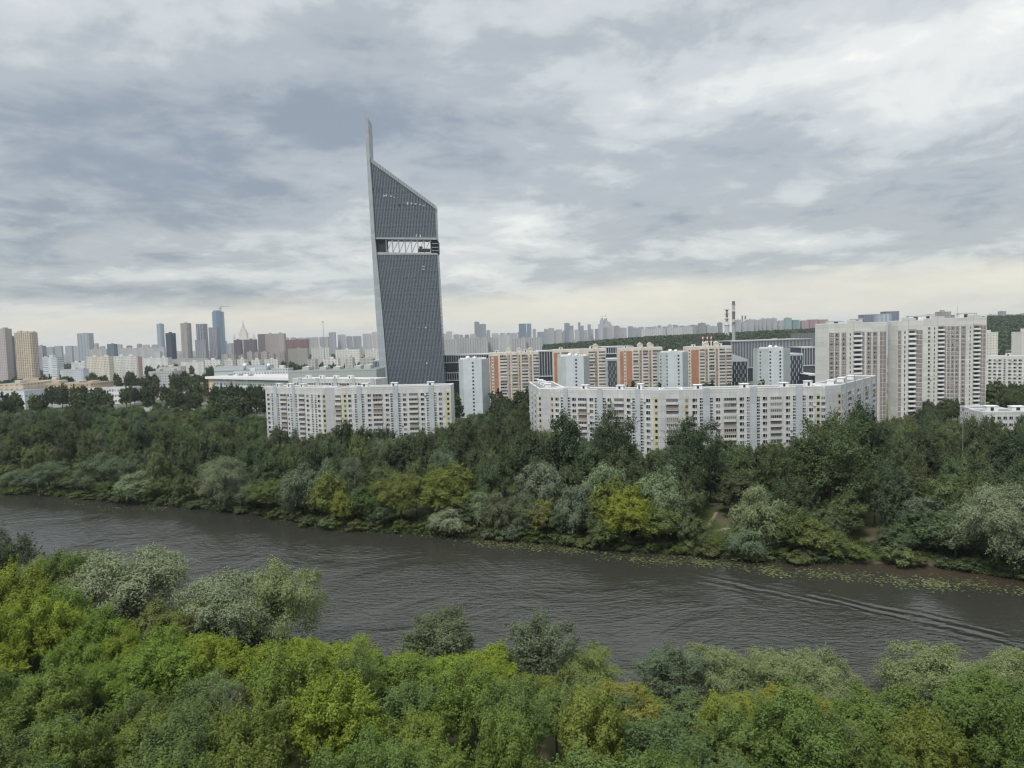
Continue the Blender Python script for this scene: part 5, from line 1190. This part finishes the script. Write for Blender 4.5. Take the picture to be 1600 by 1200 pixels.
# --- far bank: particular trees at the water's edge
def wd(px): return ybank(FAR, at(px, 800, 250).x / 250 * 260) 
def bank_D(px):
    D = 250.0
    for _ in range(12): D = ybank(FAR, at(px, 800, D).x)
    return D
placed = []
FB = [
 ('willow', 25, 735, 6, 60, (0.10, 0.12, 0.07), 'grey green willow bulging over the far waterline at the picture edge'),
 ('willow', 75, 722, 6, 60, DULL, 'dull rounded willow beside the edge willow on the far waterline'),
 ('willow', 212, 741, 1, 46, SILVER, 'small silvery willow dome hanging over the water, alone on the far bank'),
 ('willow', 160, 712, 14, 64, DULL, 'dull willow with rounded lobes behind the small silvery dome'),
 ('maple', 165, 755, 3, 60, GREEN, 'low green bushy tree at the far waterline left of the small silvery dome'),
 ('shrub', 275, 772, 1, 44, (0.075, 0.09, 0.05), 'low spreading bush over the water between the two silvery willows'),
 ('willow', 350, 717, 4, 68, (0.13, 0.145, 0.09), 'tall silvery willow with cascading lobes on the far bank, left of the yellow green trees'),
 ('maple', 418, 752, 3, 66, (0.085, 0.10, 0.03), 'olive green spreading tree at the far waterline right of the cascading willow'),
 ('willow', 474, 730, 6, 54, (0.11, 0.125, 0.08), 'grey willow with soft lobes before the dark wood on the far bank'),
 ('maple', 512, 740, 4, 52, (0.115, 0.125, 0.030), 'yellow green tree with pointed top on the far waterline'),
 ('shrub', 516, 804, -1, 32, SILVER, 'tiny silvery bush hanging over the water below the pointed yellow green tree'),
 ('maple', 534, 768, 2, 34, (0.15, 0.155, 0.03), 'small bright yellow tree on the far waterline'),
 ('maple', 625, 742, 7, 72, (0.115, 0.120, 0.030), 'ochre tinged green tree, left one of a joined broad pair on the far bank'),
 ('maple', 695, 736, 8, 86, (0.120, 0.130, 0.030), 'yellow green broad tree, right one of a joined pair on the far bank'),
 ('maple', 574, 760, 4, 44, GREEN, 'green tree with narrow crown left of the ochre tinged pair'),
 ('willow', 697, 794, -1, 56, (0.19, 0.20, 0.13), 'pale drooping willow leaning out over the lily pads, most silvery of the far bank'),
 ('willow', 748, 768, 7, 40, SILVER, 'small silvery willow above the pale drooping one'),
 ('shrub', 762, 828, -2, 26, (0.13, 0.14, 0.08), 'small grey tuft of bush at the water under the pale drooping willow'),
 ('shrub', 805, 812, 0, 30, (0.10, 0.12, 0.08), 'small grey green bush dipping into the water before the dark wood'),
 ('maple', 850, 780, 3, 44, (0.125, 0.120, 0.035), 'yellowish drooping tree alone at the far waterline'),
 ('willow', 845, 728, 14, 56, (0.12, 0.135, 0.095), 'silvery willow head rising behind the yellowish drooping tree'),
 ('willow', 940, 728, 12, 60, SILVER, 'silvery willow with upright tufts above the brightest tree of the far bank'),
 ('willow', 900, 758, 4, 46, (0.12, 0.135, 0.095), 'grey willow with round tufts left of the brightest tree of the far bank'),
 ('willow', 1035, 736, 9, 66, SILVER, 'silvery willow with round lobes right of the brightest tree of the far bank'),
 ('maple', 945, 752, 5, 62, (0.115, 0.128, 0.030), 'olive yellow tree leaning on the brightest tree of the far bank'),
 ('maple', 982, 772, 1, 78, (0.165, 0.175, 0.024), 'brightest yellow green tree of the far bank, standing over the lily pads'),
 ('maple', 1030, 790, 2, 60, (0.10, 0.115, 0.034), 'olive tree low over the water right of the brightest one'),
 ('maple', 950, 806, 0, 56, (0.085, 0.105, 0.036), 'green bushy tree dipping into the water below the brightest one'),
 ('willow', 1185, 770, 4, 56, (0.145, 0.16, 0.085), 'pale upright willow with feathery head next to the grassy clearing'),
 ('willow', 1165, 828, -1, 54, (0.10, 0.125, 0.075), 'low grey green willow bush at the water below the pale upright willow'),
 ('maple', 1230, 790, 5, 66, (0.085, 0.10, 0.034), 'olive bushy tree right of the pale upright willow'),
 ('maple', 1262, 812, 2, 60, (0.105, 0.115, 0.034), 'yellowish bushy tree hanging over the bank below the tallest poplar'),
 ('maple', 1300, 830, 1, 48, (0.10, 0.115, 0.034), 'small olive tree at the water below the tallest poplar'),
 ('poplar', 1296, 655, 26, 92, (0.072, 0.088, 0.036), 'tallest poplar of the far bank, olive topped, in front of the bent slab end'),
 ('shrub', 1340, 850, 0, 40, (0.095, 0.12, 0.035), 'small light green bush at the shore right of the small olive tree'),
 ('shrub', 1402, 846, -1, 54, (0.11, 0.125, 0.05), 'light green bush spreading over the sandy shore'),
 ('maple', 1445, 800, 8, 74, MID, 'dark green spreading tree behind the sandy shore'),
 ('willow', 1560, 760, 2, 108, (0.150, 0.165, 0.105), 'huge silvery willow with billowing crown near the picture edge above the sandy shore'),
 ('willow', 1612, 792, 1, 84, (0.150, 0.165, 0.105), 'silvery willow cut by the picture edge beside the huge one'),
 ('willow', 1508, 792, 10, 60, (0.10, 0.12, 0.07), 'dull willow flank left of the huge silvery willow'),
 ('willow', 1430, 775, 16, 60, (0.095, 0.11, 0.075), 'grey willow with tufted top among dark trees behind the sandy shore'),
 ('poplar', 1082, 658, 40, 70, DARK, 'dark tall poplar with broom-like top before the middle of the bent slab'),
 ('poplar', 955, 658, 46, 66, DARK, 'dark tall poplar with rounded top before the left half of the bent slab'),
 ('poplar', 880, 662, 44, 56, (0.05, 0.066, 0.032), 'dark poplar with broken top before the left wing corner of the bent slab'),
 ('poplar', 1350, 640, 52, 60, DARK, 'dark poplar right of the tallest one beside the bent slab end'),
]
for k, px, yt, off, w, c, lab in FB:
    D = bank_D(px) + off + 2; p = at(px, yt, D); c = (c[0] * 0.92, c[1] * 1.0, c[2] * 0.86 + 0.006)
    spec_tree(k, 'near' if w * D / FPX > 15 and k != 'shrub' else 'far', px, yt, D, w, c, lab, base=max(zground(p.x, p.y), 0.2))
# --- far bank: the wood
SKY_FAR = [(-300, 650), (0, 640), (60, 634), (100, 630), (200, 632), (300, 628), (385, 640), (412, 652), (430, 668), (500, 668), (520, 660), (560, 664), (640, 668), (690, 668), (715, 645), (770, 640), (815, 642), (828, 655), (870, 668), (900, 676), (960, 662), (1000, 696), (1045, 700), (1080, 664), (1120, 690), (1180, 682), (1240, 692), (1270, 665), (1300, 660), (1340, 670), (1370, 655), (1420, 640), (1470, 640), (1500, 656), (1560, 650), (1620, 640), (1900, 640)]
for k in range(74):
    px = -20 + 1650 * (k + trng.uniform(0.1, 0.9)) / 74; D = bank_D(px) + trng.uniform(0.5, 4.5); x = at(px, 800, D).x
    if 1335 < px < 1375 or 1425 < px < 1480: continue
    tree('shrub', 'far', x, D, trng.uniform(2.6, 5.2), trng.uniform(5.0, 8.5), trng.choice([MID, GREEN, (0.08, 0.095, 0.04), (0.10, 0.115, 0.05)]), 'low green bush overhanging the far waterline', 'bushes along the far waterline', jit=0.2, z=max(zground(x, D), 0.05) - 0.2)
placed2 = [(a, b, c * 0.7) for a, b, c in placed]
cand = []
for k in range(60000):
    y = trng.uniform(170, 640); x = trng.uniform(-0.84, 0.84) * y
    d = y - ybank(FAR, x)
    if d < 5: continue
    px, _ = proj((x, y, 12))
    back = 330 if px < 405 else (78 if px < 415 else 80 if px < 1380 else 150)
    if px < 405: ymax = clampi([(0, 620), (200, 640), (330, 560), (405, 500)], px)
    elif px < 705: ymax = 372
    elif px < 826: ymax = 520
    elif px < 1370: ymax = clampi([(826, 350), (1030, 305), (1283, 300), (1370, 330)], px)
    elif px < 1500: ymax = 400
    else: ymax = 325
    if y > ymax: continue
    # the clearing with the path
    if 1085 < px < 1150 and d < 40: continue
    if 1330 < px < 1395 and 4 < d < 26: continue
    sp = 9.2 + 0.010 * max(0, y - 200) + 0.03 * min(d, 120) * 0.5
    if any((x - a) ** 2 + (y - b) ** 2 < (c + 1.5) ** 2 for a, b, c in placed2): continue
    if any((x - a) ** 2 + (y - b) ** 2 < sp * sp for a, b in cand): continue
    cand.append((x, y))
cand.sort(key=lambda q: q[1])
rest = []; cnt = {}
for x, y in cand:
    px, _ = proj((x, y, 15)); g = zground(x, y); d = y - ybank(FAR, x)
    lim = lerp(SKY_FAR, px) + trng.uniform(0, 16)
    h = trng.uniform(8, 13) if d < 14 else trng.uniform(12, 21.5)
    h = h * (1.12 if px > 620 and d > 14 else 1.0)
    while h > 3 and proj((x, y, g + h))[1] < lim: h -= 0.5
    if h < 4.5: continue
    kind = trng.choices(['poplar', 'maple', 'willow'], [5, 4, 1.4] if px > 420 else [3, 5, 2.2])[0]
    if d < 10: kind = trng.choice(['maple', 'shrub', 'maple', 'willow'])
    if kind == 'shrub': h = min(h, trng.uniform(4, 6))
    w = trng.uniform(8.0, 12.5) if kind != 'shrub' else trng.uniform(5, 8)
    if y > 420: w *= 1.2
    c = {'poplar': trng.choice([DARK, (0.056, 0.074, 0.036), (0.066, 0.082, 0.040)]), 'maple': trng.choice([MID, (0.078, 0.102, 0.044), (0.066, 0.088, 0.040), (0.088, 0.110, 0.044)]), 'willow': trng.choice([DULL, (0.085, 0.11, 0.060), (0.068, 0.09, 0.045)]), 'shrub': trng.choice([MID, GREEN])}[kind]
    if px < 420 and kind == 'maple' and trng.random() < 0.4: c = (0.082, 0.112, 0.046)
    reg = 'open left wood' if px < 420 else 'middle wood' if px < 1040 else 'right wood'
    if cnt.get(kind, 0) >= 285: rest.append((kind, x, y, h, w)); continue
    cnt[kind] = cnt.get(kind, 0) + 1
    where = {'open left wood': 'on the far bank left of the slab apartments', 'middle wood': 'on the far bank left of the grassy clearing', 'right wood': 'on the far bank right of the grassy clearing'}[reg]
    word = {'poplar': 'dark upright poplar', 'maple': 'round green maple', 'willow': 'dull grey green willow', 'shrub': 'low green shrub'}[kind]
    tree(kind, 'far', x, y, h, w, c, '%s in the wood %s' % (word, where), '%ss of the %s' % (word, reg), jit=0.16)
print('far trees', cnt, len(rest))

# --- trees between the buildings
CLUSTERS = [ # px0, px1, ytop0, ytop1, D0, D1, n
 (60, 330, 604, 616, 620, 760, 46), (0, 70, 612, 620, 600, 650, 8), (330, 412, 616, 630, 500, 600, 18), (322, 412, 594, 604, 600, 640, 14), (215, 330, 574, 596, 760, 1000, 40),
 (95, 135, 562, 578, 1100, 1400, 8), (60, 130, 572, 590, 950, 1050, 12), (200, 330, 566, 574, 1350, 1500, 26), (270, 345, 552, 560, 1600, 1900, 18), (320, 345, 556, 566, 1150, 1400, 10),
 (455, 590, 552, 562, 1150, 1500, 40), (446, 592, 541, 546, 1900, 2300, 34), (346, 446, 556, 562, 1500, 1700, 22), (460, 590, 566, 574, 950, 1060, 20), (140, 220, 575, 590, 900, 1150, 26),
 (705, 722, 612, 622, 500, 540, 4), (766, 830, 612, 630, 430, 560, 18), (946, 966, 598, 604, 400, 520, 4), (985, 1034, 597, 604, 400, 540, 8), (1098, 1160, 594, 600, 400, 560, 14), (1186, 1200, 600, 604, 420, 520, 3),
 (1440, 1500, 622, 640, 400, 450, 16), (1541, 1605, 596, 612, 430, 520, 14), (1556, 1590, 545, 556, 900, 1100, 12)]
for n_, (a, b_, y0, y1, D0, D1, n) in enumerate(CLUSTERS):
    for i in range(max(2, int(n * 0.64))):
        px = trng.uniform(a, b_); t = trng.random(); D = D1 + (D0 - D1) * t; yt = y0 + (y1 - y0) * t + trng.uniform(-2, 3)
        p = at(px, yt, D); g = zground(p.x, p.y); h = min(max(p.z - g, 5), 24)
        side = 'left of the glass tower' if a < 600 else 'between the pale blue towers and the slabs' if a < 1250 else 'around the school and the beige tower blocks'
        tree('maple', 'far' if D < 470 else 'city', p.x, p.y, h, trng.uniform(8, 12), trng.choice([DARK, MID, (0.052, 0.07, 0.036)]), 'small dark city tree among buildings %s' % side, 'city trees %s' % side, jit=0.15, name='city_tree')
# a row of dark conifers-like poplars before the white plant
for i, px in enumerate((336, 345, 354, 362, 371, 379, 388, 396, 404)):
    p = at(px, 603 + (i % 3) * 1.5, 640); g = zground(p.x, p.y)
    tree('poplar', 'far', p.x, p.y, p.z - g, 6.5, DARK, 'dark slim poplar in the planted row before the white plant', 'row of slim poplars before the white plant')

# --- far wooded ridge and park belts: nobody could count these crowns
def wood_mass(name, label, pts, seed, col, size=9.0):
    rng = np.random.default_rng(seed); P = []; Nn = []
    for x, y, z, h in pts:
        k = 46; d = sphere_pts(k, rng); d[:, 2] = np.abs(d[:, 2]); c = np.array([x, y, z + h * 0.45])
        P.append(c + d * np.array([size * 0.55, size * 0.55, h * 0.55]) * rng.uniform(0.75, 1.05, (k, 1))); Nn.append(unit(d + rng.normal(size=(k, 3)) * 0.35))
    V = leaf_quads(np.concatenate(P), np.concatenate(Nn), size * 0.48, size * 0.36, rng)
    o = bpy.data.objects.new(name, quads_mesh(name, V, M_LEAF)); COL.objects.link(o); o.color = (*col, 1); tag(o, label, 'woodland', kind='stuff')
pts = []
for k in range(9000):
    y = trng.uniform(1500, 2750); a = trng.uniform(-0.115, 0.80) if trng.random() < 0.9 else trng.uniform(-0.1, 0.3); x = a * y; px, py = proj((x, y, hill(x, y) + 16))
    if px > 1640 or (px < 850 and y > 1900): continue
    pts.append((x, y, zground(x, y), trng.uniform(11, 18)))
wood_mass('woodland', 'dark wooded ridge and park belt beyond the finned offices', pts, 5, (0.045, 0.062, 0.032), 11.0)
pts = []
for k in range(3600):
    y = trng.uniform(900, 3600); x = trng.uniform(-0.74, -0.12) * y
    if math.sin(x * 0.013 + 1) * math.sin(y * 0.006) < 0.12: continue
    pts.append((x, y, zground(x, y), trng.uniform(8, 14)))
wood_mass('woodland', 'scattered far green belts between the low roofs of the left city', pts, 6, (0.05, 0.068, 0.036), 10.0)
if rest:
    pts = [(x, y, zground(x, y), h) for _, x, y, h, w in rest]
    V = []
    for i, (k, x, y, h, w) in enumerate(rest):
        me, tr, pv = PROTO[('maple', 'far')][i % 5]; s = w / 12.0
        q = pv.reshape(-1, 4, 3)[::2].reshape(-1, 3) * np.array([s, s, h / 16]); t = trng.uniform(0, 6.28); cs, sn = math.cos(t), math.sin(t)
        q = np.stack([q[:, 0] * cs - q[:, 1] * sn + x, q[:, 0] * sn + q[:, 1] * cs + y, q[:, 2] + zground(x, y)], axis=1); V.append(q)
    o = bpy.data.objects.new('woodland', quads_mesh('woodland', np.concatenate(V), M_LEAF)); COL.objects.link(o); o.color = (*MID, 1); tag(o, 'rearmost part of the far bank wood, reading as one green mass', 'woodland', kind='stuff')

# --- bank undergrowth, lily pads, path, sand
def undergrowth():
    rng = np.random.default_rng(9); P = []
    for k in range(5200):
        px = trng.uniform(-40, 1640); D = bank_D(px); x = at(px, 800, D).x; d = trng.random() ** 1.4 * 16 + 0.5
        if 1330 < px < 1480 and d < 7: continue
        if 1075 < px < 1160 and 6 < d: continue
        y = D + d; z = max(zground(x, y), 0.05); P.append((x, y, z))
    for k in range(2600):
        x = trng.uniform(-140, 110); yb = ybank(NEAR, x); y = yb - trng.random() ** 1.5 * 9; P.append((x, y, max(zground(x, y), 0.05)))
    P = np.array(P); k = 26; n = len(P)
    Q = np.repeat(P, k, axis=0) + rng.normal(size=(n * k, 3)) * np.array([0.55, 0.55, 0.35]) + np.array([0, 0, 0.45]); Q[:, 2] = np.maximum(Q[:, 2], 0.1)
    Nn = unit(rng.normal(size=(n * k, 3)) + np.array([0, 0, 0.5])); V = leaf_quads(Q, Nn, 0.62, 0.3, rng)
    o = bpy.data.objects.new('undergrowth', quads_mesh('undergrowth', V, M_LEAF)); COL.objects.link(o); o.color = (0.055, 0.075, 0.028, 1); tag(o, 'low green undergrowth and reeds along both river banks', 'undergrowth', kind='stuff')
undergrowth()
def lily_pads():
    m, nt, out = newmat('lily_pad'); b = nt.n('ShaderNodeBsdfPrincipled'); nt.t.links.new(b.outputs[0], out.inputs[0]); ge = nt.n('ShaderNodeNewGeometry')
    nt.put(b.inputs['Base Color'], nt.ramp(ge.outputs['Random Per Island'], [(0, (0.04, 0.05, 0.016)), (0.6, (0.075, 0.088, 0.03)), (1, (0.16, 0.165, 0.075))])); b.inputs['Roughness'].default_value = 0.4
    rn = random.Random(4); v = []; f = []
    def band(line, n, w):
        for k in range(n):
            t = rn.random(); i = min(int(t * (len(line) - 1)), len(line) - 2); q = t * (len(line) - 1) - i
            px = line[i][0] + (line[i + 1][0] - line[i][0]) * q; py = line[i][1] + (line[i + 1][1] - line[i][1]) * q
            p = gnd(px, py); dens = 0.5 + 0.5 * math.sin(px * 0.045) * math.sin(px * 0.013 + 2)
            if rn.random() > 0.35 + 0.65 * dens: continue
            if math.sin(p.x * 0.9 + 2.0 * math.sin(p.x * 0.21)) + rn.uniform(-1.1, 1.1) < -0.2: continue
            x, y = p.x + rn.gauss(0, 1.2), p.y + rn.gauss(0, w) + 1.5 * math.sin(px * 0.03); r = rn.uniform(0.14, 0.38); a0 = rn.uniform(0, 6.28); s = len(v); m_ = 8; tx, ty = rn.gauss(0, .06), rn.gauss(0, .06)
            v.append((x, y, 0.05))
            for j in range(m_): 
                a = a0 + 5.7 * j / (m_ - 1); v.append((x + r * math.cos(a), y + r * math.sin(a), 0.05 + r * (math.cos(a) * tx + math.sin(a) * ty)))
            for j in range(m_ - 1): f.append((s, s + 1 + j, s + 2 + j))
    band([(690, 838), (760, 846), (850, 856), (960, 868), (1080, 880), (1180, 887), (1280, 898), (1400, 906), (1500, 914), (1640, 926)], 8500, 3.0)
    band([(490, 826), (560, 827), (640, 833), (700, 842)], 900, 1.5); band([(400, 806), (450, 814), (520, 826)], 520, 1.8); band([(110, 782), (160, 790), (200, 794), (260, 796)], 460, 2.4)
    me = bpy.data.meshes.new('lily_pads'); me.from_pydata(v, [], f); me.materials.append(m)
    o = bpy.data.objects.new('lily_pads', me); COL.objects.link(o); tag(o, 'band of yellow green lily pads floating along the far waterline', 'lily pads', kind='stuff')
lily_pads()
def ribbon(name, line, w, mat, lift=0.06):
    mb = MB(); pts = []
    for px, py in line:
        p = gnd(px, py, 2.0)
        for _ in range(4): p = gnd(px, py, zground(p.x, p.y) + lift)
        pts.append(p)
    out = []
    for i in range(len(pts) - 1):
        for k in range(6): out.append(pts[i].lerp(pts[i + 1], k / 6))
    out.append(pts[-1])
    for a, b in zip(out, out[1:]):
        d = (b - a).to_2d().normalized(); n = Vector((-d.y, d.x)) * w / 2
        def g(p, s): x, y = p.x + n.x * s, p.y + n.y * s; return (x, y, zground(x, y) + lift + 0.05)
        mb.face([g(a, -1), g(b, -1), g(b, 1), g(a, 1)], mat)
    o = mb.build(name); o['kind'] = 'structure'
M_PATH = simple('path_dirt', (0.17, 0.15, 0.115), rough=0.95, dirt=0.25, scale=0.8)
ribbon('path', [(1076, 826), (1100, 829), (1120, 830), (1140, 826)], 1.4, M_PATH)
ribbon('path', [(1102, 828), (1112, 815), (1120, 800)], 1.2, M_PATH, 0.07)
ribbon('road', [(1108, 788), (1122, 787), (1136, 788)], 2.6, M_PATH)
def grass():
    rng = np.random.default_rng(2); P = []
    for k in range(5200):
        px = trng.uniform(1070, 1165) if k < 3400 else trng.uniform(1322, 1400); D = bank_D(px); x = at(px, 800, D).x; d = trng.uniform(3, 42 if k < 3400 else 26); y = D + d; P.append((x, y, zground(x, y)))
    P = np.array(P); k = 9; Q = np.repeat(P, k, axis=0) + rng.normal(size=(len(P) * k, 3)) * np.array([0.5, 0.5, 0.04]) + np.array([0, 0, 0.1])
    V = leaf_quads(Q, unit(rng.normal(size=Q.shape) * 0.7 + np.array([0, -0.5, 0.7])), 0.42, 0.14, rng)
    o = bpy.data.objects.new('grass', quads_mesh('grass', V, M_LEAF)); COL.objects.link(o); o.color = (0.075, 0.10, 0.028, 1); tag(o, 'short green grass of the small riverside clearings', 'grass', kind='stuff')
grass()
# ------------------------------------------------------------------ haze
hm = bpy.data.materials.new('haze_air'); hm.use_nodes = True; hm.node_tree.nodes.clear(); nt = NT(hm.node_tree)
out = nt.n('ShaderNodeOutputMaterial'); pv = nt.n('ShaderNodeVolumePrincipled'); nt.t.links.new(pv.outputs[0], out.inputs['Volume'])
pv.inputs['Color'].default_value = (0.80, 0.87, 0.95, 1); pv.inputs['Density'].default_value = 0.00004; pv.inputs['Anisotropy'].default_value = 0.15
mb = MB(); mb.box((0, 0), (1, 0), -14200, 14200, 800, -15200, -5, 300, hm); hz = mb.build('haze'); hz['kind'] = 'stuff'; hz['label'] = 'thin pale city haze that lets far towers fade'; hz.display_type = 'WIRE'

# ------------------------------------------------------------------ sky
world = bpy.data.worlds.new('World'); scene.world = world; world.use_nodes = True
wt = world.node_tree; wt.nodes.clear(); nt = NT(wt)
wo = nt.n('ShaderNodeOutputWorld'); bg = nt.n('ShaderNodeBackground'); bg2 = nt.n('ShaderNodeBackground'); add = nt.n('ShaderNodeAddShader')
SUN_EL, SUN_AZ = R(60), R(215)   # behind the camera, slightly to the left
sky = nt.n('ShaderNodeTexSky', sky_type='NISHITA'); sky.sun_disc = False; sky.sun_elevation = SUN_EL; sky.sun_rotation = SUN_AZ
nt.t.links.new(sky.outputs[0], bg2.inputs[0]); bg2.inputs[1].default_value = 0.05
tc = nt.n('ShaderNodeTexCoord'); Dv = nt.v('NORMALIZE', tc.outputs['Generated'])
sx = nt.n('ShaderNodeSeparateXYZ'); nt.t.links.new(Dv, sx.inputs[0]); dx, dy, dz = sx.outputs
el = nt.m('ARCSINE', dz); az = nt.m('ARCTAN2', dx, dy)
den = nt.m('ADD', nt.m('MAXIMUM', dz, 0.0), 0.17)
cb = nt.n('ShaderNodeCombineXYZ'); nt.put(cb.inputs[0], nt.m('DIVIDE', dx, den)); nt.put(cb.inputs[1], nt.m('DIVIDE', dy, den)); nt.put(cb.inputs[2], 3.7)
C = cb.outputs[0]
mp = nt.n('ShaderNodeMapping'); mp.inputs['Scale'].default_value = (0.95, 0.95, 1); mp.inputs['Rotation'].default_value = (0, 0, R(-12)); nt.t.links.new(C, mp.inputs[0])
n1 = nt.noise(mp.outputs[0], 0.75, 9, 0.56, 0.5); n2 = nt.noise(mp.outputs[0], 2.6, 8, 0.6, 0.6); n3 = nt.noise(C, 7.0, 6, 0.6, 0.3)
n4 = nt.noise(nt.v('ADD', mp.outputs[0], (4.1, 2.3, 0.7)), 1.5, 10, 0.6, 0.25)
lump = nt.m('MULTIPLY', nt.m('SUBTRACT', nt.sm(n4, 0.44, 0.58), 0.5), 0.19)
den_ = nt.m('ADD', lump, nt.m('ADD', nt.m('MULTIPLY', nt.m('SUBTRACT', n1, 0.5), 1.25), nt.m('ADD', nt.m('MULTIPLY', nt.m('SUBTRACT', n2, 0.5), 0.95), nt.m('MULTIPLY', nt.m('SUBTRACT', n3, 0.5), 0.42))))
def blob(px, py, wx, wy, amt):
    r = ray(px, py).normalized(); a0 = math.atan2(r.x, r.y); e0 = math.asin(r.z); sa, se = wx / FPX, wy / FPX
    q = nt.m('ADD', nt.m('POWER', nt.m('DIVIDE', nt.m('SUBTRACT', az, a0), sa), 2.0), nt.m('POWER', nt.m('DIVIDE', nt.m('SUBTRACT', el, e0), se), 2.0))
    return nt.m('MULTIPLY', nt.m('EXPONENT', nt.m('MULTIPLY', q, -1.0)), amt)
acc = den_
for b_ in ((250, 195, 420, 110, 0.32), (130, 330, 360, 150, 0.24), (560, 150, 300, 80, 0.14), (1120, 262, 330, 34, 0.30), (1450, 300, 300, 60, 0.22), (950, 60, 420, 36, 0.14), (1420, 110, 150, 30, 0.12), (900, 190, 260, 34, 0.12), (1180, 345, 260, 22, 0.16), (1050, 450, 320, 22, 0.14), (250, 452, 300, 16, 0.12),
           (1060, 165, 90, 26, -0.30), (1180, 130, 260, 40, -0.16), (40, 95, 170, 46, -0.30), (260, 20, 300, 40, -0.22), (1500, 60, 200, 60, -0.22), (700, 300, 200, 70, -0.14), (190, 380, 60, 20, -0.26), (840, 350, 70, 40, -0.30), (1130, 378, 180, 26, -0.30), (1260, 380, 90, 18, -0.26), (860, 285, 130, 20, -0.18), (280, 432, 190, 9, -0.22), (480, 400, 130, 26, -0.14)):
    acc = nt.m('ADD', acc, blob(*b_))
f = nt.m('MULTIPLY_ADD', acc, 0.84, 0.545, clamp=True)
cc = nt.ramp(f, [(0.0, (0.84, 0.84, 0.80)), (0.22, (0.67, 0.69, 0.685)), (0.45, (0.52, 0.55, 0.57)), (0.68, (0.375, 0.41, 0.445)), (1.0, (0.24, 0.282, 0.335))], 'EASE')
# warm clear strip above the horizon, with an uneven cloud base
hl = nt.m('ADD', el, nt.m('MULTIPLY', nt.m('SUBTRACT', nt.noise(C, 0.8, 8, 0.65), 0.5), 0.085))
hl = nt.m('ADD', hl, nt.m('ADD', blob(1400, 440, 330, 40, -0.016), blob(300, 480, 300, 60, 0.016)))
strip = nt.m('SUBTRACT', 1.0, nt.sm(hl, 0.040, 0.090))
warm = nt.mix(nt.sm(el, 0.0, 0.08), (0.66, 0.615, 0.50), (0.74, 0.695, 0.57))
wl = nt.mix(nt.m('MULTIPLY', nt.sm(nt.noise(C, 0.6, 6, 0.6), 0.4, 0.75), 0.6), warm, (0.50, 0.53, 0.55))
low = nt.mix(nt.m('MULTIPLY', nt.m('SUBTRACT', 1.0, nt.sm(el, 0.06, 0.26)), 0.34), cc, nt.mix(1.0, cc, (1.06, 1.0, 0.86), 'MULTIPLY'))
cf = nt.mix(nt.m('MULTIPLY', strip, 0.78), low, wl)
# an overcast dome is brighter towards the zenith (above the frame)
zen = nt.m('MULTIPLY_ADD', nt.sm(el, 0.46, 1.15), 2.0, 1.0)
cf = nt.mix(1.0, cf, zen, 'MULTIPLY')
nt.put(bg.inputs[0], cf); bg.inputs[1].default_value = 0.88
nt.t.links.new(bg.outputs[0], add.inputs[0]); nt.t.links.new(bg2.outputs[0], add.inputs[1]); nt.t.links.new(bg.outputs[0], wo.inputs[0])
mxs = nt.n('ShaderNodeMixShader'); mxs.inputs[0].default_value = 0.10; nt.t.links.new(bg.outputs[0], mxs.inputs[1]); nt.t.links.new(bg2.outputs[0], mxs.inputs[2]); nt.t.links.new(mxs.outputs[0], wo.inputs[0])

sl = bpy.data.lights.new('Sun', 'SUN'); sl.energy = 1.9; sl.angle = R(12); sl.color = (1.0, 0.965, 0.91)
so = bpy.data.objects.new('Sun', sl); COL.objects.link(so)
sd = Vector((math.sin(SUN_AZ) * math.cos(SUN_EL), math.cos(SUN_AZ) * math.cos(SUN_EL), math.sin(SUN_EL)))
so.rotation_euler = (-sd).to_track_quat('-Z', 'Y').to_euler(); so.location = (0, -200, 300)

# ------------------------------------------------------------------ camera and render settings
cd = bpy.data.cameras.new('Camera'); cam = bpy.data.objects.new('Camera', cd); COL.objects.link(cam)
cd.sensor_fit = 'HORIZONTAL'; cd.sensor_width = 36; cd.lens = FPX / 1600 * 36; cd.clip_start = 0.5; cd.clip_end = 120000
M = Matrix((_R, _U, -_F)).transposed().to_4x4(); M.translation = (0, 0, CAMZ); cam.matrix_world = M
scene.camera = cam
scene.view_settings.view_transform = 'Standard'; scene.view_settings.look = 'None'; scene.view_settings.exposure = 0.60; scene.view_settings.gamma = 1.0; scene.view_settings.use_curve_mapping = False
cy = scene.cycles; cy.max_bounces = 6; cy.diffuse_bounces = 2; cy.glossy_bounces = 3; cy.transmission_bounces = 3; cy.volume_bounces = 0; cy.transparent_max_bounces = 4
cy.use_denoising = True; cy.denoiser = 'OPENIMAGEDENOISE'; cy.denoising_prefilter = 'ACCURATE'; cy.sample_clamp_indirect = 4.0; cy.filter_width = 1.3
